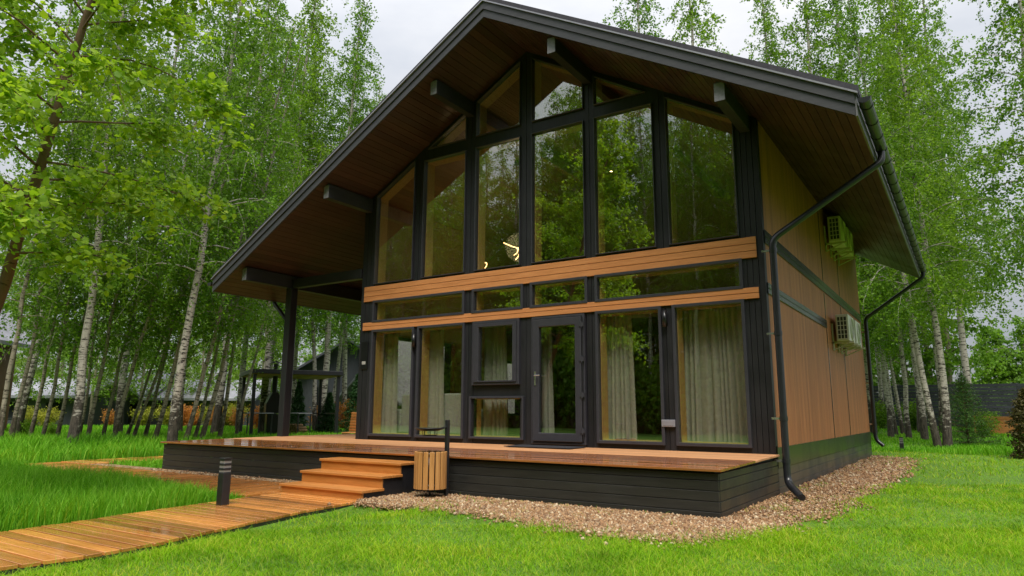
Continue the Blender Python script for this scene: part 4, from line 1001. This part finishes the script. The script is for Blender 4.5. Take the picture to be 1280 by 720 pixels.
p = at_dist(432, 46); chalet('grey two storey neighbour house behind the gazebo', (p.x, p.y), math.atan2(RT.y, RT.x) + .1, 7, 8, 3.3, 2.2, M['housegrey'], M['roofdark'], [(-1.6, 1.3, .7, 1.2), (1.2, 1.2, 1, 1.2)])
p = at_dist(463, 40); chalet('steel blue roofed neighbour house edge beside our house corner', (p.x, p.y), math.atan2(RT.y, RT.x) - .3, 3.2, 6, 1.8, 1.6, M['housegrey'], M['roofmetal'], [(0, .6, .8, 1)])
p = at_dist(-205, 33); chalet('brown timber cabin with grey roof cut by the left picture edge', (p.x, p.y), math.atan2(RT.y, RT.x) + .12, 4.2, 6, 4.2, 2.3, M['housebrown'], M['roofmetal'], [(0, 1.2, 1.1, 1.3)])

# fence and planter on the right
FNY = 31.; fx0, fx1 = -4., 26.
F = empty('slat_fence', 'dark horizontal slat fence across the back of the right lawn', 'fence', (0, FNY, 0)); nb = 10
for xs in np.arange(fx0, fx1, 2.5):
    zb = ghf(xs, FNY); s_ = MB(); s_.box(xs - .05, xs + .05, .035, .12, zb - .2, zb + 2.2); s_.build('post', M['grey'], F)
s_ = MB()
for k in range(12):
    for xs in np.arange(fx0, fx1 - 2.5, 2.5):
        z0 = ghf(xs, FNY) + .1 + k * .175; s_.box(xs + .005, xs + 2.495, 0, .03, z0, z0 + .158)
s_.build('slat_panel', M['fence'], F)
p = at_dist(1262, 37.5); PB = empty('planter_box', 'long orange wooden planter box on the lawn before the fence', 'planter', (p.x, p.y, ghf(p.x, p.y)))
s_ = MB()
for k in range(5): s_.box(-1.35, 1.35, -.4, .4, k * .15, k * .15 + .142)
s_.build('boards', M['box'], PB, .006)
for x in (-1.3, 1.3): s_ = MB(); s_.box(x - .05, x + .05, -.43, -.4, 0, .78); s_.build('corner_strip', M['box'], PB)
p = at_dist(1168, 36); TB = empty('garden_table', 'small dark garden table between the birch trunks on the right', 'table', (p.x, p.y, ghf(p.x, p.y)))
s_ = MB(); s_.box(-.5, .5, -.35, .35, .68, .73); s_.build('tabletop', M['steel'], TB)
for x in (-.44, .44):
    for y in (-.3, .3): s_ = MB(); s_.box(x - .03, x + .03, y - .03, y + .03, 0, .68); s_.build('leg', M['steel'], TB)

# far wood behind everything and the wood across the lawn that the glass mirrors
def wood_mass(name, spots, seed, n_, lsize, label, mats, shape=dict()):
    r = np.random.default_rng(seed); Vs, Qs, mi = [], [], []; off = 0
    WV, WF = [], []
    for i, (x, y, sc) in enumerate(spots):
        mb, V, Q = gen_tree(seed + i, 15.5 * sc, .16 * sc, n_[3], n_[4] * sc, n_[0], n_[1], n_[2], lsize, **shape)
        z = ghf(x, y); V = V + np.array([x, y, z]); Vs.append(V); Qs.append(Q + off); off += len(V); mi.append(np.zeros(len(Q), int))
        q4 = [f for f in mb.f if len(f) == 4]; wv = np.array([tuple(v) for v in mb.v]) + np.array([x, y, z]); Vs.append(wv); Qs.append(np.array(q4) + off); off += len(wv); mi.append(np.ones(len(q4), int))
    o = np_obj(name, np.concatenate(Vs), np.concatenate(Qs), None, mats, None, np.concatenate(mi)); return tag(o, label, 'wood', kind='stuff')
sp = []
for px in range(-90, 470, 32): d_ = random.uniform(66, 86); q = at_dist(px, d_); sp.append((q.x, q.y, random.uniform(.95, 1.3)))
for px in (1075, 1095, 1120, 1140, 1165, 1185): d_ = random.uniform(48, 60); q = at_dist(px, d_); sp.append((q.x, q.y, random.uniform(1., 1.3)))
for px in (1235, 1262, 1290, 1320): q = at_dist(px, 62); sp.append((q.x, q.y, random.uniform(.42, .55)))
wood_mass('far_wood', sp, 300, (44, 16, 18, .02, 3.6), .22, 'pale green wood closing the view behind the grove and fence', [M['leaffar'], M['birchg']], dict(weep=.9))
# the wood across the lawn that the window glass mirrors: birches instanced on points, one object
pts = []
for row in range(5):
    for k in range(40): pts.append((-46 + k * 2.35 + random.uniform(-.9, .9), -27 - row * 4.2 + random.uniform(-1.4, 1.4), 0))
me = bpy.data.meshes.new('wood_across_the_lawn'); me.from_pydata([(x, y, ghf(x, y)) for x, y, _ in pts], [], []); wo = bpy.data.objects.new('wood_across_the_lawn', me); COL.objects.link(wo)
tag(wo, 'dense green wood across the lawn, mirrored in the window glass', 'wood', kind='stuff')
ng = bpy.data.node_groups.new('wood', 'GeometryNodeTree'); ng.interface.new_socket('Geometry', in_out='INPUT', socket_type='NodeSocketGeometry'); ng.interface.new_socket('Geometry', in_out='OUTPUT', socket_type='NodeSocketGeometry')
gi = ng.nodes.new('NodeGroupInput'); go = ng.nodes.new('NodeGroupOutput'); jn = ng.nodes.new('GeometryNodeJoinGeometry'); iop = ng.nodes.new('GeometryNodeInstanceOnPoints'); g2i = ng.nodes.new('GeometryNodeGeometryToInstance')
for i, tr_ in enumerate((T1[0], T1[1], T1[2], T3[0])):
    jj = ng.nodes.new('GeometryNodeJoinGeometry')
    for ch in tr_.children:
        oi = ng.nodes.new('GeometryNodeObjectInfo'); oi.inputs['Object'].default_value = ch; oi.transform_space = 'ORIGINAL'; ng.links.new(oi.outputs['Geometry'], jj.inputs[0])
    g2 = ng.nodes.new('GeometryNodeGeometryToInstance'); ng.links.new(jj.outputs[0], g2.inputs[0]); ng.links.new(g2.outputs[0], jn.inputs[0])
jn2 = ng.nodes.new('GeometryNodeJoinGeometry'); rv = ng.nodes.new('FunctionNodeRandomValue'); rv.data_type = 'FLOAT_VECTOR'; rv.inputs[0].default_value = (-.05, -.05, 0); rv.inputs[1].default_value = (.05, .05, 6.28)
rs = ng.nodes.new('FunctionNodeRandomValue'); rs.data_type = 'FLOAT'; rs.inputs[2].default_value = 1.05; rs.inputs[3].default_value = 1.65
ng.links.new(gi.outputs[0], iop.inputs['Points']); ng.links.new(jn.outputs[0], iop.inputs['Instance']); iop.inputs['Pick Instance'].default_value = True
ng.links.new(rv.outputs[0], iop.inputs['Rotation']); ng.links.new(rs.outputs[1], iop.inputs['Scale']); ng.links.new(iop.outputs[0], jn2.inputs[0]); ng.links.new(jn2.outputs[0], go.inputs[0])
iop2 = ng.nodes.new('GeometryNodeInstanceOnPoints'); j3 = ng.nodes.new('GeometryNodeJoinGeometry')
for ch in SHG.children:
    oi = ng.nodes.new('GeometryNodeObjectInfo'); oi.inputs['Object'].default_value = ch; oi.transform_space = 'ORIGINAL'; ng.links.new(oi.outputs['Geometry'], j3.inputs[0])
r2 = ng.nodes.new('FunctionNodeRandomValue'); r2.data_type = 'FLOAT'; r2.inputs[2].default_value = 2.4; r2.inputs[3].default_value = 4.8; r2.inputs['Seed'].default_value = 5
ng.links.new(gi.outputs[0], iop2.inputs['Points']); ng.links.new(j3.outputs[0], iop2.inputs['Instance']); ng.links.new(rv.outputs[0], iop2.inputs['Rotation']); ng.links.new(r2.outputs[1], iop2.inputs['Scale']); ng.links.new(iop2.outputs[0], jn2.inputs[0])
md = wo.modifiers.new('wood', 'NODES'); md.node_group = ng

# ---------------------------------------------------------------- grass
def blades(name, P, h, w, lean, mat, label, seg=2):
    n = len(P); r = rng; a = r.uniform(0, 2 * PI, n); fa = a + r.uniform(-.9, .9, n) + PI / 2
    z0 = gh(P[:, 0], P[:, 1]) - .012; ld = np.stack([np.cos(a), np.sin(a)], -1) * (lean * h)[:, None]; wd = np.stack([np.cos(fa), np.sin(fa)], -1) * (w * .5)[:, None]
    def lv(f, lf, hf): return np.concatenate([P + ld * lf + wd * f, (z0 + h * hf)[:, None]], 1)
    V = np.stack([lv(-1, 0, 0), lv(1, 0, 0), lv(.75, .3, .58), lv(-.75, .3, .58), lv(0, 1, .97)], 1).reshape(-1, 3)
    b = np.arange(n) * 5; Q = np.stack([b, b + 1, b + 2, b + 3], -1); T = np.stack([b + 3, b + 2, b + 4], -1)
    o = np_obj(name, V, Q, T, mat); return tag(o, label, 'grass', kind='stuff')
fwd2 = np.array([FW.x, FW.y]); fwd2 /= np.linalg.norm(fwd2); rt2 = np.array([RT.x, RT.y]); rt2 /= np.linalg.norm(rt2); c2 = np.array([CAM.x, CAM.y])
def frustum(n, d0, d1, a0=-.80, a1=.80, pw_=1.):
    d = d0 + (d1 - d0) * rng.uniform(0, 1, n) ** pw_; s = rng.uniform(a0, a1, n) * d
    return c2 + fwd2 * d[:, None] + rt2 * s[:, None], d
HOUSEBOX = [(-6.68, -2.82), (4.26, -2.82), (4.26, 11.0), (-6.68, 11.0)]
def allowed(P, jit=.05):
    J = P + rng.normal(0, jit, P.shape)
    GJ = P + np.stack([fbm(P, 9, 3), fbm(P, 9, 4)], -1) * .22 + rng.normal(0, .12, P.shape)
    edge_ = np.interp(-P[:, 1], [-q[1] for q in WR], [q[0] for q in WR])
    bad = (P[:, 1] < -3.86) & (P[:, 0] > edge_ - .1) & (P[:, 0] < edge_ + .09 + .06 * fbm(P, 5, 31)) | inpoly(P, HOUSEBOX) | inpoly(P, WALKPOLY) | inpoly(GJ, GRAVEL)
    bad |= (P[:, 0] > -10.) & (P[:, 0] < -1.5) & (P[:, 1] > -4.38) & (P[:, 1] < -2.7)
    bad |= (P[:, 0] > -10.) & (P[:, 0] < -8.85) & (P[:, 1] > -4.4) & (P[:, 1] < 5)
    bad |= (P[:, 0] > -1.7) & (P[:, 0] < 0) & (P[:, 1] > -3.9) & (P[:, 1] < -2.7)
    gin = inpoly(P, GRAVEL) & ~inpoly(P, HOUSEBOX) & (P[:, 1] > -4.5); f_ = fbm(P, 4.5, 41); bad &= ~(gin & (rng.uniform(0, 1, len(P)) < np.where(f_ > .12, .38, .012)) & (P[:, 0] > .3) & (np.hypot(P[:, 0] - 4.2, P[:, 1] + 2.8) > .5))
    return ~bad
def leftside(P):   # left of the boardwalk
    xb = np.interp(-P[:, 1], [-WL_[1] for WL_ in WL], [WL_[0] for WL_ in WL]); return (P[:, 0] < xb - .02) & (P[:, 1] < -2.6) | (P[:, 0] < -6.7)
Ps = []
for n, d0, d1, pw_ in ((210000, 3.9, 7.2, .8), (160000, 7.2, 11.5, .8), (80000, 11.5, 24, .8)):
    P, d = frustum(n, d0, d1, pw_=pw_); k = allowed(P) & ~leftside(P) & ~(P[:, 1] > 13.2 + .5 * fbm(P, 1.2, 9)); Ps.append(np.concatenate([P[k], d[k][:, None]], 1))
A = np.concatenate(Ps); P, d = A[:, :2], A[:, 2]
patch = fbm(P, 2.2, 21); th = rng.uniform(0, 1, len(P)) < .72 + .5 * patch
edge = np.interp(np.hypot(P[:, 0] - .4, 0), [0, 1], [1, 1]); P, d = P[th], d[th]
h = np.where(rng.uniform(0, 1, len(P)) < .06, rng.uniform(.06, .11, len(P)), rng.uniform(.018, .060, len(P))) * (1 + .5 * fbm(P, 3.1, 22)) * np.where(d > 12, 1.3, 1)
blades('lawn_grass', P, h, (.0055 + .0009 * np.maximum(0, d - 6)) * rng.uniform(.7, 1.3, len(P)), rng.uniform(.3, 1.9, len(P)), M['grass'], 'bright mown lawn grass in front of the house')
Ps = []
for n, d0, d1 in ((170000, 6, 13), (130000, 13, 22), (90000, 22, 40)):
    P, d = frustum(n, d0, d1, -.9, .82); k = allowed(P, .02) & (leftside(P) | (P[:, 1] > 13.0 + .5 * fbm(P, 1.2, 9))); Ps.append(np.concatenate([P[k], d[k][:, None]], 1))
A = np.concatenate(Ps); P, d = A[:, :2], A[:, 2]
ls = leftside(P); h = rng.uniform(.14, .40, len(P)) * (1 + .35 * fbm(P, 1.6, 23)) * np.where(ls, 1., .75) * np.where(d > 20, .5, 1) * np.where(ls & (P[:, 0] > -8.85) & (P[:, 1] > -2.8), .35, 1) * np.where((P[:, 0] > -10) & (P[:, 1] < -4.3), np.clip((-4.4 - P[:, 1]) / 1.1 + .25, .25, 1), 1)
blades('tall_grass', P, h, (.0075 + .0011 * np.maximum(0, d - 8)) * rng.uniform(.7, 1.3, len(P)), rng.uniform(.1, .75, len(P)), M['grasst'], 'tall lush meadow grass left of the boardwalk and under the birches')

# ---------------------------------------------------------------- sky, sun, camera
SUN_EL, SUN_AZ = math.radians(60), math.radians(146)     # compass-like azimuth measured from +Y towards +X
W = bpy.data.worlds.new('World'); S.world = W; W.use_nodes = True; nt = W.node_tree; nt.nodes.clear()
out = N(nt, 'ShaderNodeOutputWorld'); bg = N(nt, 'ShaderNodeBackground'); L(nt, bg.outputs[0], out.inputs[0])
sky = N(nt, 'ShaderNodeTexSky'); sky.sky_type = 'NISHITA'; sky.sun_disc = False; sky.sun_elevation = SUN_EL; sky.sun_rotation = SUN_AZ; sky.air_density = 1.; sky.dust_density = 2.
tc = N(nt, 'ShaderNodeTexCoord'); sp_ = N(nt, 'ShaderNodeSeparateXYZ'); L(nt, tc.outputs['Generated'], sp_.inputs[0])
up = math_(nt, 'MAXIMUM', sp_.outputs[2], 0.)
mp = N(nt, 'ShaderNodeMapping'); mp.inputs['Scale'].default_value = (1.2, 1.2, 3.2); L(nt, tc.outputs['Generated'], mp.inputs[0])
cn = noise(nt, mp.outputs[0], 1.7, 6, .55)
cl = ramp(nt, cn, [(.32, (.72, .76, .83)), (.68, (1.10, 1.09, 1.09))])
lum = math_(nt, 'MULTIPLY', math_(nt, 'ADD', math_(nt, 'MULTIPLY', up, 3.4), .75), 2.15)   # overcast sky, zenith raised above the CIE ratio to brighten the scene
cb = N(nt, 'ShaderNodeCombineColor')
for i in range(3): L(nt, lum, cb.inputs[i])
cloud = mixc(nt, 1., cl, cb.outputs[0], 'MULTIPLY')
L(nt, mixc(nt, .88, sky.outputs[0], cloud), bg.inputs[0]); bg.inputs[1].default_value = .1
sl = bpy.data.lights.new('sun', 'SUN'); sl.energy = 2.1; sl.angle = math.radians(28); sl.color = (1, .95, .86)
so = bpy.data.objects.new('sun', sl); COL.objects.link(so)
dv = Vector((math.sin(SUN_AZ) * math.cos(SUN_EL), math.cos(SUN_AZ) * math.cos(SUN_EL), math.sin(SUN_EL)))
so.rotation_euler = dv.to_track_quat('Z', 'Y').to_euler()
lp = bpy.data.lights.new('chandelier_light', 'POINT'); lp.energy = 9; lp.color = (1, .74, .45); lp.shadow_soft_size = .35
lo = bpy.data.objects.new('chandelier_light', lp); COL.objects.link(lo); lo.location = (-1.9, 2.7, 4.9)
cd = bpy.data.cameras.new('camera'); cd.sensor_width = 36; cd.lens = FPX / 1280 * 36; cd.clip_end = 2000; cd.clip_start = .05
co = bpy.data.objects.new('camera', cd); COL.objects.link(co)
m = Matrix(((RT.x, UP.x, -FW.x, CAM.x), (RT.y, UP.y, -FW.y, CAM.y), (RT.z, UP.z, -FW.z, CAM.z), (0, 0, 0, 1))); co.matrix_world = m
S.camera = co
v = S.view_settings; v.view_transform = 'Standard'; v.look = 'None'; v.exposure = 1.0; v.gamma = 1
S.cycles.max_bounces = 8; S.cycles.transparent_max_bounces = 16; S.cycles.use_denoising = True
S.cycles.caustics_reflective = False; S.cycles.caustics_refractive = False
